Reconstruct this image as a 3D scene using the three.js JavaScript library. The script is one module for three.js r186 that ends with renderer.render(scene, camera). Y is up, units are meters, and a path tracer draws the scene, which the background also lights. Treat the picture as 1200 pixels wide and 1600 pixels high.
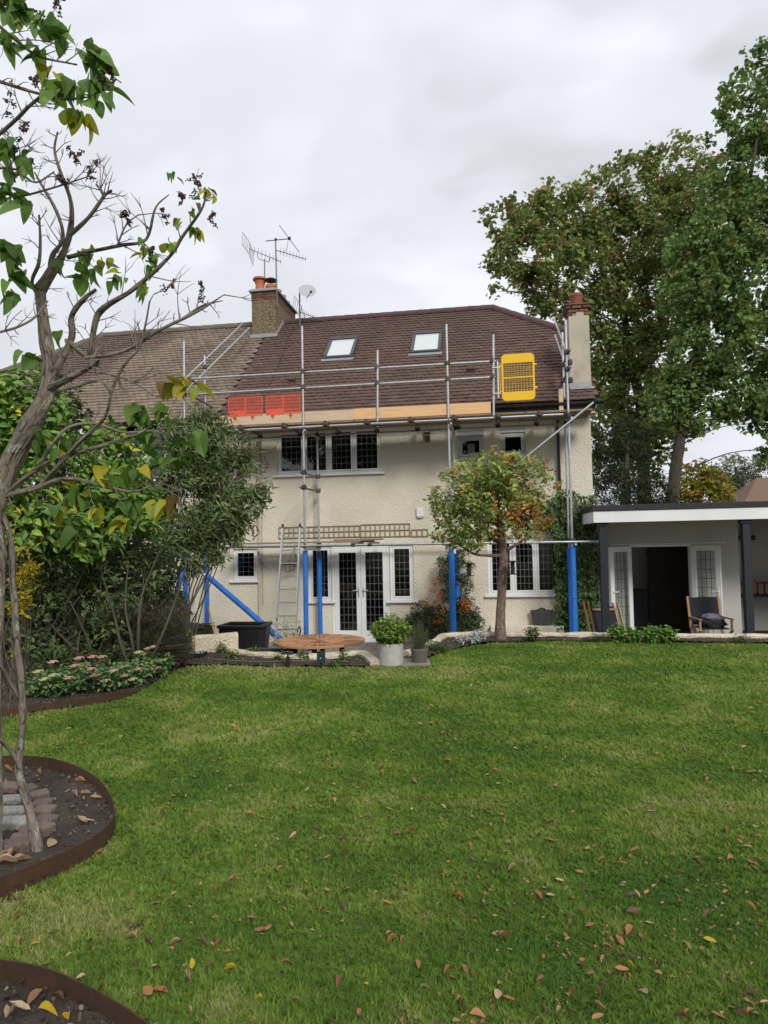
import * as THREE from 'three';
import { mergeGeometries, toCreasedNormals } from 'three/addons/utils/BufferGeometryUtils.js';
import { RoundedBoxGeometry } from 'three/addons/geometries/RoundedBoxGeometry.js';
import { ImprovedNoise } from 'three/addons/math/ImprovedNoise.js';

// ------------------------------------------------------------------ camera
// World: the rear wall of the house lies on z = 0, the lawn on y = 0, the patio is sunk to y = -0.64.
const scene = new THREE.Scene();
const camera = new THREE.PerspectiveCamera(74, 768 / 1024, 0.05, 600);
camera.position.set(2.34, 1.6, 15.12);
camera.rotation.order = 'YXZ';
camera.rotation.set(2.48 * Math.PI / 180, 8.8 * Math.PI / 180, -0.02);
camera.updateMatrixWorld(true);

// ------------------------------------------------------------------ sky, sun, exposure
const perlin = new ImprovedNoise();
const fbm3 = (x, y, z, o = 4) => { let s = 0, a = 0.5, f = 1; for (let i = 0; i < o; i++) { s += a * perlin.noise(x * f, y * f, z * f + i * 7.3); a *= 0.5; f *= 2.03; } return s; };
function overcastSky() {
  const W = 1024, H = 512, d = new Float32Array(W * H * 4);
  for (let j = 0; j < H; j++) {
    const el = (j + 0.5) / H * Math.PI - Math.PI / 2, ce = Math.cos(el), se = Math.sin(el);
    for (let i = 0; i < W; i++) {
      const az = (i + 0.5) / W * Math.PI * 2;
      const x = Math.cos(az) * ce, z = Math.sin(az) * ce, h = Math.max(0, se) + 0.22;
      const px = x / h, pz = z / h;
      const big = fbm3(px * 0.75 + 3.1, pz * 0.75 + 1.7, 0.4, 5);
      const med = fbm3(px * 2.1 + 9.2, pz * 2.6 + 4.4, 2.2, 5);
      const holes = Math.max(0, fbm3(px * 1.3 + 21, pz * 1.3 + 6, 5.1, 4) - 0.16) * 2.2;
      const wx = px + 0.5 * med, wz = pz + 0.5 * big, wisp = fbm3(wx * 1.5 + 2.3, wz * 2.6 + 8.1, 6.6, 5);
      let g = 1 + big * 0.26 + med * 0.16 - holes * 0.35 - Math.max(0, wisp - 0.06) * 1.15 + Math.max(0, -0.06 - wisp) * 0.5;
      g = Math.max(0.66, Math.min(1.2, g));
      const k = (j * W + i) * 4, base = SKY_LEVEL * g;
      if (se < -0.02) { d[k] = 0.10; d[k + 1] = 0.11; d[k + 2] = 0.08; } else {
        d[k] = base * 0.955; d[k + 1] = base * 0.978; d[k + 2] = base * 1.055;
      }
      d[k + 3] = 1;
    }
  }
  const t = new THREE.DataTexture(d, W, H, THREE.RGBAFormat, THREE.FloatType);
  t.mapping = THREE.EquirectangularReflectionMapping; t.magFilter = THREE.LinearFilter; t.minFilter = THREE.LinearFilter; t.wrapS = THREE.RepeatWrapping; t.needsUpdate = true;
  return t;
}
const SKY_LEVEL = 0.525;
scene.background = overcastSky();
scene.environment = scene.background;
const sun = new THREE.DirectionalLight(new THREE.Color(1, 0.96, 0.89), 1.5);
sun.position.set(13, 20, 25); sun.target.position.set(0, 0, 0);
sun.castShadow = true; sun.shadow.radius = 30; sun.shadow.mapSize.set(2048, 2048);
Object.assign(sun.shadow.camera, { left: -25, right: 25, top: 25, bottom: -25, near: 1, far: 90 });
scene.add(sun, sun.target);
const renderer = new THREE.WebGLRenderer({ antialias: true });
renderer.toneMapping = THREE.LinearToneMapping;
renderer.toneMappingExposure = 1.56;
renderer.shadowMap.enabled = true;

// ------------------------------------------------------------------ helpers
function mulberry(a) { return () => { a |= 0; a = a + 0x6D2B79F5 | 0; let t = Math.imul(a ^ a >>> 15, 1 | a); t = t + Math.imul(t ^ t >>> 7, 61 | t) ^ t; return ((t ^ t >>> 14) >>> 0) / 4294967296; }; }
let rnd = mulberry(11);
const R = (a, b) => a + (b - a) * rnd();
const gauss = () => (rnd() + rnd() + rnd() + rnd() - 2) * 0.866;
const V = (x, y, z) => new THREE.Vector3(x, y, z);
const rad = (d) => d * Math.PI / 180;
// photograph pixel (1200 x 1600) -> direction -> point on a plane the thing touches
const FOC = 800 / Math.tan(rad(37));
const dirOf = (u, v) => V((u - 600) / FOC, (800 - v) / FOC, -1).applyQuaternion(camera.quaternion);
const atZ = (u, v, z) => { const d = dirOf(u, v); return camera.position.clone().addScaledVector(d, (z - camera.position.z) / d.z); };
const atY = (u, v, y) => { const d = dirOf(u, v); return camera.position.clone().addScaledVector(d, (y - camera.position.y) / d.y); };
const atD = (u, v, depth) => camera.position.clone().addScaledVector(dirOf(u, v), depth);

const taken = new Map();
function numbered(name) { const n = taken.get(name) ?? 0; taken.set(name, n + 1); return n ? `${name}_${String(n).padStart(3, '0')}` : name; }
function tag(o, label, category, group, kind) { if (label) o.userData.label = label; if (category) o.userData.category = category; if (group) o.userData.group = group; if (kind) o.userData.kind = kind; return o; }
function thing(name, label, category, pos, group) {
  const o = new THREE.Group(); o.name = numbered(name); if (pos) o.position.copy(pos); scene.add(o); return tag(o, label, category, group);
}
function mesh(name, geo, mat, parent) {
  const m = new THREE.Mesh(geo, mat); m.name = parent ? name : numbered(name); m.castShadow = m.receiveShadow = true; (parent ?? scene).add(m); return m;
}
function group(name, parent) { const g = new THREE.Group(); g.name = name; parent.add(g); return g; }
const flat = (g) => { const n = g.index ? g.toNonIndexed() : g; for (const k of Object.keys(n.attributes)) if (!['position', 'normal', 'uv'].includes(k)) n.deleteAttribute(k); return n; };
const merge = (list) => mergeGeometries(list.map(flat), false);
function metreUV(g) {   // uv in metres, by the way each face points
  g = flat(g); const p = g.attributes.position, n = p.count, uv = new Float32Array(n * 2), a = V(), b = V(), c = V();
  for (let i = 0; i < n; i += 3) {
    a.fromBufferAttribute(p, i); b.fromBufferAttribute(p, i + 1); c.fromBufferAttribute(p, i + 2);
    const nx = (b.y - a.y) * (c.z - a.z) - (b.z - a.z) * (c.y - a.y), ny = (b.z - a.z) * (c.x - a.x) - (b.x - a.x) * (c.z - a.z), nz = (b.x - a.x) * (c.y - a.y) - (b.y - a.y) * (c.x - a.x);
    const ax = Math.abs(nx), ay = Math.abs(ny), az = Math.abs(nz);
    for (const [k, q] of [[i, a], [i + 1, b], [i + 2, c]]) {
      if (az >= ax && az >= ay) { uv[2 * k] = q.x; uv[2 * k + 1] = q.y; } else if (ax >= ay) { uv[2 * k] = q.z; uv[2 * k + 1] = q.y; } else { uv[2 * k] = q.x; uv[2 * k + 1] = q.z; }
    }
  }
  g.setAttribute('uv', new THREE.BufferAttribute(uv, 2)); return g;
}
function bx(x0, x1, y0, y1, z0, z1, r = 0) {   // box by its limits, edges rounded by r
  const w = Math.abs(x1 - x0), h = Math.abs(y1 - y0), d = Math.abs(z1 - z0);
  const g = r > 0 ? new RoundedBoxGeometry(w, h, d, 1, Math.min(r, w / 2.1, h / 2.1, d / 2.1)) : new THREE.BoxGeometry(w, h, d);
  return flat(g).translate((x0 + x1) / 2, (y0 + y1) / 2, (z0 + z1) / 2);
}
const UP = V(0, 1, 0);
function rod(a, b, r, seg = 8, r2 = r) {
  const d = b.clone().sub(a), L = d.length(), g = new THREE.CylinderGeometry(r2, r, L, seg, 1);
  g.applyQuaternion(new THREE.Quaternion().setFromUnitVectors(UP, d.normalize())); g.translate((a.x + b.x) / 2, (a.y + b.y) / 2, (a.z + b.z) / 2); return flat(g);
}
function bar(a, b, w, t, up = UP) {   // rectangular bar from a to b, w across, t thick
  const d = b.clone().sub(a), L = d.length(); d.normalize();
  const side = d.clone().cross(up).normalize(), n = d.clone().cross(side);
  const g = flat(new THREE.BoxGeometry(w, t, L)); g.applyMatrix4(new THREE.Matrix4().makeBasis(side, n, d)); g.translate((a.x + b.x) / 2, (a.y + b.y) / 2, (a.z + b.z) / 2); return g;
}
function limb(pts, radii, seg = 7, per = 4, rough = 0.08) {   // tapered tube through points
  const curve = new THREE.CatmullRomCurve3(pts, false, 'centripetal'), n = Math.max(2, (pts.length - 1) * per);
  const fr = curve.computeFrenetFrames(n, false), pos = [], uv = [], idx = []; let len = 0, prev = null;
  for (let i = 0; i <= n; i++) {
    const t = i / n, c = curve.getPoint(t); if (prev) len += c.distanceTo(prev); prev = c;
    const f = t * (radii.length - 1), k = Math.min(radii.length - 2, Math.floor(f)), r0 = radii[k] + (radii[k + 1] - radii[k]) * (f - k);
    for (let j = 0; j <= seg; j++) {
      const a = j % seg / seg * Math.PI * 2, r = r0 * (1 + rough * perlin.noise(c.x * 9 + Math.cos(a) * 2, c.y * 6, c.z * 9 + Math.sin(a) * 2) * 2);
      const p = c.clone().addScaledVector(fr.normals[i], Math.cos(a) * r).addScaledVector(fr.binormals[i], Math.sin(a) * r);
      pos.push(p.x, p.y, p.z); uv.push(j / seg * r0 * 6.3, len);
    }
  }
  for (let i = 0; i < n; i++) for (let j = 0; j < seg; j++) { const a = i * (seg + 1) + j, b = a + seg + 1; idx.push(a, a + 1, b, b, a + 1, b + 1); }
  const g = new THREE.BufferGeometry(); g.setAttribute('position', new THREE.Float32BufferAttribute(pos, 3)); g.setAttribute('uv', new THREE.Float32BufferAttribute(uv, 2)); g.setIndex(idx); g.computeVertexNormals(); return flat(g);
}
function lathe(profile, seg = 24) { return flat(new THREE.LatheGeometry(profile.map(([r, y]) => new THREE.Vector2(r, y)), seg)); }
function poly3(pts) {   // planar convex polygon in space
  const pos = []; for (let i = 1; i < pts.length - 1; i++) for (const p of [pts[0], pts[i], pts[i + 1]]) pos.push(p.x, p.y, p.z);
  const g = new THREE.BufferGeometry(); g.setAttribute('position', new THREE.Float32BufferAttribute(pos, 3)); g.setAttribute('uv', new THREE.Float32BufferAttribute(new Float32Array(pos.length / 3 * 2), 2)); g.computeVertexNormals(); return metreUV(g);
}
function inPoly(x, z, P) { let c = false; for (let i = 0, j = P.length - 1; i < P.length; j = i++) { const a = P[i], b = P[j]; if ((a[1] > z) !== (b[1] > z) && x < (b[0] - a[0]) * (z - a[1]) / (b[1] - a[1]) + a[0]) c = !c; } return c; }
function smoothLine(pts, n) { return new THREE.CatmullRomCurve3(pts, false, 'centripetal').getSpacedPoints(n); }
function sheet(P, y, lift = 0, step = 0.12) {   // horizontal sheet over polygon P ([x, z] list)
  const s = new THREE.Shape(P.map(([x, z]) => new THREE.Vector2(x, -z))); const g = new THREE.ShapeGeometry(s); g.rotateX(-Math.PI / 2); g.translate(0, y, 0); return metreUV(g);
}

// ------------------------------------------------------------------ procedural textures (what surfaces are made of)
function tile2(seed) {   // tiling value noise
  const q = mulberry(seed), T = new Float32Array(256 * 256).map(() => q());
  return (x, y, P) => {
    const xi = Math.floor(x), yi = Math.floor(y), fx = x - xi, fy = y - yi, sx = fx * fx * (3 - 2 * fx), sy = fy * fy * (3 - 2 * fy);
    const at = (a, b) => T[((b % P + P) % P) * 256 + (a % P + P) % P];
    return (at(xi, yi) * (1 - sx) + at(xi + 1, yi) * sx) * (1 - sy) + (at(xi, yi + 1) * (1 - sx) + at(xi + 1, yi + 1) * sx) * sy;
  };
}
const tn = tile2(77);
const tf = (u, v, P, o = 4) => { let s = 0, a = 0.5; for (let i = 0; i < o && P <= 256; i++) { s += a * tn(u * P + i * 13, v * P + i * 29, P); P *= 2; a *= 0.5; } return s; };
function tex(size, metres, fn, srgb = false) {
  const d = new Uint8Array(size * size * 4);
  for (let j = 0; j < size; j++) for (let i = 0; i < size; i++) { const c = fn(i / size, j / size), k = (j * size + i) * 4; for (let q = 0; q < 3; q++) { let v = Array.isArray(c) ? c[q] : c; if (srgb) v = v <= 0.0031308 ? v * 12.92 : 1.055 * Math.pow(v, 1 / 2.4) - 0.055; d[k + q] = Math.max(0, Math.min(255, Math.round(v * 255))); } d[k + 3] = 255; }
  const t = new THREE.DataTexture(d, size, size, THREE.RGBAFormat); t.wrapS = t.wrapT = THREE.RepeatWrapping; t.magFilter = THREE.LinearFilter; t.minFilter = THREE.LinearMipmapLinearFilter; t.generateMipmaps = true;
  if (Array.isArray(metres)) t.repeat.set(1 / metres[0], 1 / metres[1]); else t.repeat.set(1 / metres, 1 / metres);
  if (srgb) t.colorSpace = THREE.SRGBColorSpace; t.needsUpdate = true; return t;
}
const lin = (r, g, b) => new THREE.Color().setRGB(r, g, b);
const std = (c, rough = 0.8, o = {}) => new THREE.MeshStandardMaterial({ color: Array.isArray(c) ? lin(...c) : c, roughness: rough, ...o });
const tone = (c, lo, hi, metres, P = 8, o = 5) => tex(256, metres, (u, v) => { const k = lo + (hi - lo) * tf(u, v, P, o); return c.map((q) => q * k); }, true);

const blob = tex(512, 0.9, (u, v) => { const a = tn(u * 64, v * 64, 64), b = tn(u * 128 + 3, v * 128 + 9, 128), c = tn(u * 24, v * 24, 24); return Math.min(1, 0.45 * a * a * 2 + 0.25 * b + 0.25 * c); });
const M = {};
M.render = std([1, 1, 1], 0.92, {
  map: tex(512, 3.7, (u, v) => { const k = 0.80 + 0.26 * tf(u, v, 4, 6), w = tf(u * 1, v * 1, 16, 4), s = Math.max(0, tf(u + 0.3, v, 3, 3) - 0.52) * 0.5; return [0.77 * k - s * 0.2, 0.71 * k - s * 0.18 + w * 0.008, 0.575 * k - s * 0.15]; }, true),
  bumpMap: blob, bumpScale: 0.011 });
M.creamWall = std([1, 1, 1], 0.9, { map: tex(256, 1.3, (u, v) => { const k = 0.8 + 0.3 * tf(u, v, 6, 5), s = Math.max(0, tf(u, v + 0.4, 9, 4) - 0.5); return [0.66 * k - s * 0.5, 0.58 * k - s * 0.46, 0.44 * k - s * 0.38]; }, true), bumpMap: blob, bumpScale: 0.012 });
M.upvc = std([0.78, 0.79, 0.78], 0.35);
M.upvcGrey = std([0.60, 0.62, 0.63], 0.4);
M.whitePaint = std([1, 1, 1], 0.6, { map: tone([0.8, 0.81, 0.82], 0.9, 1.06, 2, 8) });
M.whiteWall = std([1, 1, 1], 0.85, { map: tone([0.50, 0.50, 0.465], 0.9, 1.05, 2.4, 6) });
M.glass = new THREE.MeshPhysicalMaterial({ color: lin(0.93, 0.96, 0.95), roughness: 0.02, transmission: 1, thickness: 0, ior: 1.52 });
M.lead = std([0.30, 0.31, 0.33], 0.45, { metalness: 0.4 });
M.dark = std([0.03, 0.028, 0.026], 0.8);
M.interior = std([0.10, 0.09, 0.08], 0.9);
M.steel = std([1, 1, 1], 0.42, { metalness: 0.75, map: tone([0.55, 0.57, 0.58], 0.65, 1.2, 0.5, 8) });
M.coupler = std([0.09, 0.075, 0.06], 0.6, { metalness: 0.5 });
M.alu = std([0.72, 0.74, 0.75], 0.38, { metalness: 0.8 });
M.blue = std([1, 1, 1], 0.62, { map: tex(256, 0.7, (u, v) => { const a = tf(u, v, 6, 5), b = tn(u * 90, v * 24, 128); const k = 0.74 + 0.4 * a, sc = b > 0.93 ? 0.12 : 0; return [0.014 * k + sc, 0.17 * k + sc, 0.62 * k + sc * 0.6]; }, true), bumpMap: blob, bumpScale: 0.003 });
M.yellow = std([0.86, 0.53, 0.008], 0.42);
M.red = std([0.80, 0.10, 0.045], 0.5);
const woodTex = (c, lo, hi) => tex(256, [1.6, 0.24], (u, v) => { const g = tn(u * 6, v * 64, 64), h = tf(u, v, 4, 4), f = tn(u * 16, v * 128, 128); const k = lo + (hi - lo) * (0.5 * g + 0.3 * h + 0.2 * f); return c.map((q, i) => q * k * (1 - i * 0.06 * g)); }, true);
M.boardOld = std([1, 1, 1], 0.85, { map: woodTex([0.66, 0.52, 0.36], 0.6, 1.25) });
M.boardNew = std([1, 1, 1], 0.8, { map: woodTex([0.78, 0.50, 0.26], 0.75, 1.2) });
M.boardDeck = std([1, 1, 1], 0.9, { map: woodTex([0.30, 0.225, 0.155], 0.5, 1.25) });
M.teak = [0.62, 0.8, 1.0, 1.2, 1.35].map((k) => std([1, 1, 1], 0.6, { map: woodTex([0.40 * k, 0.205 * k, 0.10 * k], 0.7, 1.25) }));
M.chairWood = std([1, 1, 1], 0.7, { map: woodTex([0.36, 0.23, 0.12], 0.7, 1.2) });
M.trellis = std([1, 1, 1], 0.9, { map: woodTex([0.33, 0.27, 0.19], 0.6, 1.2) });
M.canvasDark = std([1, 1, 1], 0.95, { map: tone([0.022, 0.024, 0.03], 0.7, 1.3, 0.2, 32, 3) });
M.blackPlastic = std([0.018, 0.018, 0.02], 0.45);
M.greyPlastic = std([0.05, 0.052, 0.056], 0.6);
M.navyPost = std([0.014, 0.016, 0.023], 0.5);
M.felt = std([1, 1, 1], 0.95, { map: tone([0.035, 0.036, 0.04], 0.7, 1.4, 0.6, 16) });
M.brick = [[0.165, 0.075, 0.05], [0.13, 0.06, 0.043], [0.20, 0.095, 0.062]].map((c) => std([1, 1, 1], 0.9, { map: tone(c, 0.65, 1.25, 0.3, 16) }));
M.mortar = std([0.32, 0.29, 0.25], 0.95);
M.terracotta = std([1, 1, 1], 0.75, { map: tone([0.50, 0.17, 0.075], 0.7, 1.2, 0.5, 8) });
M.terracottaDark = std([1, 1, 1], 0.8, { map: tone([0.24, 0.075, 0.045], 0.7, 1.2, 0.5, 8) });
M.pebbleDash = std([1, 1, 1], 0.95, { map: tex(256, 0.5, (u, v) => { const a = tn(u * 32, v * 32, 32), b = tn(u * 64 + 7, v * 64, 64); const k = a * b; return k > 0.42 ? [0.45, 0.38, 0.27] : k > 0.2 ? [0.21, 0.155, 0.085] : [0.12, 0.085, 0.05]; }, true), bumpMap: blob, bumpScale: 0.02 });
M.flashing = std([1, 1, 1], 0.6, { map: tone([0.34, 0.35, 0.37], 0.7, 1.15, 0.5, 8), metalness: 0.2 });
M.roofDeck = std([0.03, 0.022, 0.02], 0.95);
M.soil = std([1, 1, 1], 0.98, { map: tex(512, 1.1, (u, v) => { const a = tf(u, v, 8, 5), b = tn(u * 128, v * 128, 128), c = tn(u * 64 + 5, v * 64, 64); const chip = b > 0.86 && c > 0.4 ? 2.6 : 1; const k = (0.5 + a) * chip; return [0.052 * k, 0.040 * k, 0.030 * k]; }, true), bumpMap: tex(256, 0.5, (u, v) => tf(u, v, 16, 4)), bumpScale: 0.03 });
M.lawnSoil = std([1, 1, 1], 0.98, { map: tex(512, 1.9, (u, v) => { const a = tf(u, v, 6, 5), b = tn(u * 128, v * 128, 128); const k = 0.5 + 0.7 * b; return a > 0.58 ? [0.11 * k, 0.092 * k, 0.048 * k] : [0.075 * k, 0.105 * k, 0.026 * k]; }, true) });
M.land = std([1, 1, 1], 0.98, { map: tone([0.07, 0.075, 0.045], 0.6, 1.3, 6, 8) });
M.paving = std([1, 1, 1], 0.9, { map: tone([0.26, 0.235, 0.20], 0.65, 1.2, 1.1, 8) });
M.corten = std([1, 1, 1], 0.85, { map: tex(512, [1.2, 0.5], (u, v) => { const a = tf(u, v, 6, 6), b = tf(u + 0.2, v * 0.4, 24, 3); const k = 0.55 + 0.75 * a; const st = tn(u * 40, v * 5 + 3, 64), sp = tn(u * 120, v * 90, 128) > 0.8 ? 0.02 : 0; return [0.052 * k + 0.04 * b * b + 0.018 * st + sp, 0.027 * k + 0.012 * b + 0.006 * st + sp * 0.5, 0.018 * k + sp * 0.2]; }, true) });
M.concretePot = std([1, 1, 1], 0.9, { map: tone([0.47, 0.47, 0.44], 0.75, 1.15, 0.4, 8), bumpMap: blob, bumpScale: 0.004 });
M.clayGreyPot = std([1, 1, 1], 0.85, { map: tone([0.13, 0.115, 0.10], 0.7, 1.2, 0.3, 8) });
M.zincTub = std([1, 1, 1], 0.8, { map: tone([0.075, 0.08, 0.078], 0.5, 1.6, 0.3, 6) });
M.rubberTub = M.zincTub;
const barkTex = (c, lo, hi, su = 0.35, sv = 0.7) => tex(256, [su, sv], (u, v) => { const a = tn(u * 32, v * 8, 32), b = tf(u, v, 8, 5), w = tn(u * 64 + 3, v * 48, 64); const k = lo + (hi - lo) * (0.45 * a + 0.4 * b + 0.15 * w); return c.map((q) => q * k); }, true);
const barkBump = tex(256, [0.3, 0.6], (u, v) => 0.6 * tn(u * 32, v * 6, 32) + 0.4 * tf(u, v, 16, 3));
M.barkLilac = std([1, 1, 1], 0.94, { map: tex(512, [0.42, 0.8], (u, v) => { const a = tn(u * 32, v * 10, 32), b = tf(u, v, 8, 6), w = tn(u * 96 + 3, v * 64, 128), l = tf(u + 0.37, v + 0.2, 9, 4), cr = Math.abs(tn(u * 24 + 7, v * 7, 32) - 0.5) < 0.045 ? 0.45 : 1; const k = (0.25 + 1.15 * (0.35 * a + 0.45 * b + 0.2 * w)) * cr; return l > 0.68 && w > 0.4 ? [0.33, 0.335, 0.27] : [0.235 * k, 0.198 * k, 0.155 * k]; }, true), bumpMap: barkBump, bumpScale: 0.018 });
M.barkTwig = std([1, 1, 1], 0.9, { map: barkTex([0.25, 0.215, 0.175], 0.5, 1.25) });
M.barkStem = std([1, 1, 1], 0.92, { map: barkTex([0.09, 0.075, 0.056], 0.5, 1.3) });
M.barkDark = std([1, 1, 1], 0.95, { map: barkTex([0.085, 0.068, 0.052], 0.5, 1.4, 1.2, 2.4), bumpMap: barkBump, bumpScale: 0.03 });
M.barkPink = std([1, 1, 1], 0.9, { map: tex(256, [0.5, 0.8], (u, v) => { const a = tf(u, v, 8, 5), b = tn(u * 64, v * 64, 64), l = tf(u + 0.5, v, 20, 3); const k = 0.5 + a; return l > 0.55 && b > 0.5 ? [0.30, 0.29, 0.25] : [0.165 * k, 0.108 * k, 0.085 * k]; }, true), bumpMap: barkBump, bumpScale: 0.008 });
M.seed = std([0.095, 0.058, 0.052], 0.95);
M.setts = [[0.30, 0.30, 0.27], [0.34, 0.34, 0.31], [0.20, 0.15, 0.125], [0.165, 0.12, 0.10]].map((c) => std([1, 1, 1], 0.9, { map: tone(c, 0.6, 1.25, 0.22, 24, 4), bumpMap: blob, bumpScale: 0.006 }));
const leafMat = (rough = 0.8, tr = 0.3, o = {}) => new THREE.MeshPhysicalMaterial({ color: 0xffffff, roughness: rough, transmission: tr, thickness: 0, specularIntensity: 0.35, ...o });
M.leaf = leafMat(0.8, 0.3);
M.leafGloss = leafMat(0.5, 0.22, { specularIntensity: 0.6 });
M.leafFar = leafMat(0.85, 0.45, { specularIntensity: 0.3 });
M.grass = new THREE.MeshPhysicalMaterial({ color: 0xffffff, roughness: 0.85, specularIntensity: 0.3 });

// ------------------------------------------------------------------ leaves
function leafGeo(kind = 'ovate', L = 1, W = 0.5, k = 2, fold = 0.18, curl = 0.25) {   // base at the origin, tip along +z, upper face +y
  const prof = { ovate: (t) => Math.pow(Math.sin(Math.PI * Math.pow(t, 0.8)), 0.8), heart: (t) => t < 0.12 ? 0.75 + 2 * t : Math.pow(Math.max(0, 1 - Math.pow((t - 0.12) / 0.88, 1.6)), 0.85), lance: (t) => Math.sin(Math.PI * Math.pow(t, 0.6)), round: (t) => Math.pow(Math.sin(Math.PI * t), 0.6) }[kind];
  const pos = [], row = (t) => { const w = Math.max(0, prof(t)) * W / 2, y = -curl * t * t * L * 0.6, z = t * L; return [[-w, y + w * fold * 2, z], [0, y, z], [w, y + w * fold * 2, z]]; };
  const tri = (a, b, c) => pos.push(...a, ...b, ...c);
  const n = k + 1; let A = row(0);
  for (let i = 1; i <= n; i++) { const B = row(i === n ? 1 : i / n); for (const s of [0, 1]) { if (i === 1 && kind !== 'heart') tri(A[1], ...(s ? [B[1], B[2]] : [B[0], B[1]])); else if (i === n) tri(A[s], B[1], A[s + 1]); else { tri(A[s], B[s], A[s + 1]); tri(A[s + 1], B[s], B[s + 1]); } } A = B; }
  const g = new THREE.BufferGeometry(); g.setAttribute('position', new THREE.Float32BufferAttribute(pos, 3)); g.setAttribute('uv', new THREE.Float32BufferAttribute(new Float32Array(pos.length / 3 * 2), 2)); g.computeVertexNormals(); return g;
}
function sprig(kind, n, spread, W = 0.55, seed = 5, k = 1) {   // n leaves round a shoot, each about one unit long
  const q = mulberry(seed), list = [];
  for (let i = 0; i < n; i++) {
    const g = leafGeo(kind, 0.75 + q() * 0.5, W * (0.8 + 0.4 * q()), k, 0.1 + q() * 0.2, 0.1 + q() * 0.5);
    g.rotateX(-0.5 + q() * 1.3); g.rotateZ((q() - 0.5) * 1.2); g.rotateY(i * 2.4 + q()); g.translate((q() - 0.5) * spread, (q() - 0.5) * spread, (q() - 0.5) * spread); list.push(g);
  }
  return merge(list);
}
const _m = new THREE.Matrix4(), _q = new THREE.Quaternion(), _e = new THREE.Euler(), _s = V(), _c = new THREE.Color();
function scatter(name, geo, mat, parent, items) {   // items: { p, s, c:[r,g,b], e?:[x,y,z] }
  const im = new THREE.InstancedMesh(geo, mat, items.length); im.name = parent ? name : numbered(name); im.castShadow = im.receiveShadow = true;
  items.forEach((it, i) => {
    if (it.e) _q.setFromEuler(_e.set(...it.e, 'YXZ')); else _q.setFromEuler(_e.set(R(-1.2, 1.3), R(0, 6.283), R(-1.0, 1.0), 'YXZ'));
    im.setMatrixAt(i, _m.compose(it.p, _q, Array.isArray(it.s) ? _s.set(...it.s) : _s.set(it.s, it.s, it.s))); im.setColorAt(i, _c.setRGB(...it.c));
  });
  im.instanceMatrix.needsUpdate = true; im.userData.kind = 'stuff'; (parent ?? scene).add(im); return im;
}
const mixc = (a, b, t) => a.map((q, i) => q + (b[i] - q) * t);
function palette(list, jitter = 0.25) {   // list of [weight, [r,g,b]]
  const sum = list.reduce((s, l) => s + l[0], 0);
  return () => { let t = rnd() * sum; for (const [w, c] of list) { if ((t -= w) <= 0) { const k = 1 + R(-jitter, jitter); return c.map((q) => q * k); } } return list[0][1]; };
}
function crownPoints(lobes, per, o = {}) {   // points spread through ellipsoidal lobes, thinner inside, with gaps
  const out = [], { gap = 0.02, freq = 1.2, shell = 0.5 } = o;
  for (const [c, r, w = 1] of lobes) {
    const rr = Array.isArray(r) ? r : [r, r, r], n = Math.round(per * w);
    for (let i = 0; i < n; i++) {
      const th = R(0, 6.283), cz = R(-1, 1), s = Math.sqrt(1 - cz * cz), k = shell + (1 - shell) * Math.sqrt(rnd()) + gauss() * 0.06;
      const rag = 1 + 0.45 * perlin.noise(c.x + s * Math.cos(th) * 1.7, c.y + cz * 1.7, c.z + s * Math.sin(th) * 1.7);
      const p = V(c.x + rr[0] * s * Math.cos(th) * k * rag, c.y + rr[1] * cz * k * rag, c.z + rr[2] * s * Math.sin(th) * k * rag);
      if (perlin.noise(p.x * freq, p.y * freq, p.z * freq) + 0.5 * perlin.noise(p.x * freq * 2.7, p.y * freq * 2.7, p.z * freq * 2.7) < gap - 0.12) continue;
      out.push(p);
    }
  }
  return out;
}
// ------------------------------------------------------------------ ground, lawn, beds, patio
const PATIO = -0.64;
const creamLeft = [[-2.02, 4.95], [-1.44, 5.6], [-0.75, 5.92], [-0.15, 6.1], [0.17, 5.94], [0.48, 5.71], [0.66, 5.97], [0.85, 6.45]];
const creamRight = [[1.14, 5.76], [1.29, 5.3], [1.47, 4.6], [1.57, 3.96], [1.83, 3.83], [3.66, 3.87], [6.35, 4.0], [12, 4.15]];
const bedEdgeLeft = [[-2.29, 9.24], [-2.06, 9.01], [-1.83, 8.84], [-1.63, 8.61], [-1.49, 8.29], [-1.57, 7.64], [-1.78, 6.95], [-1.67, 6.6], [-1.27, 6.49], [-0.53, 6.59], [0.14, 6.56], [0.71, 6.52]];
const bedEdgeRight = [[1.36, 6.1], [1.48, 5.8], [1.7, 5.25], [2.05, 4.64], [2.64, 4.36], [3.33, 4.28], [4.19, 4.30], [5.09, 4.38], [6.3, 4.46], [12, 4.7]];
const platform = [[-9, 2], [-3.2, 2], [-3, 4.4], ...creamLeft, [0.95, 6.42], [1.08, 6.2], ...creamRight, [12, 24], [-9, 24]];
const bedLeft = [[-9, 9.6], ...bedEdgeLeft, ...creamLeft.slice().reverse(), [-3, 4.4], [-3.2, 2], [-9, 2]];
const bedRight = [...bedEdgeRight, ...creamRight.slice().reverse()];
const ring1 = [[-1.33, 10.84], [-1.18, 10.66], [-0.94, 10.64], [-0.75, 10.68], [-0.54, 10.78], [-0.3, 10.94], [-0.1, 11.12], [0.09, 11.34], [0.2, 11.5], [0.27, 11.66], [0.29, 11.82], [0.26, 11.98], [0.2, 12.13], [0.12, 12.28], [-0.1, 12.5], [-0.6, 12.62], [-1.2, 12.3], [-1.55, 11.6]];
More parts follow.
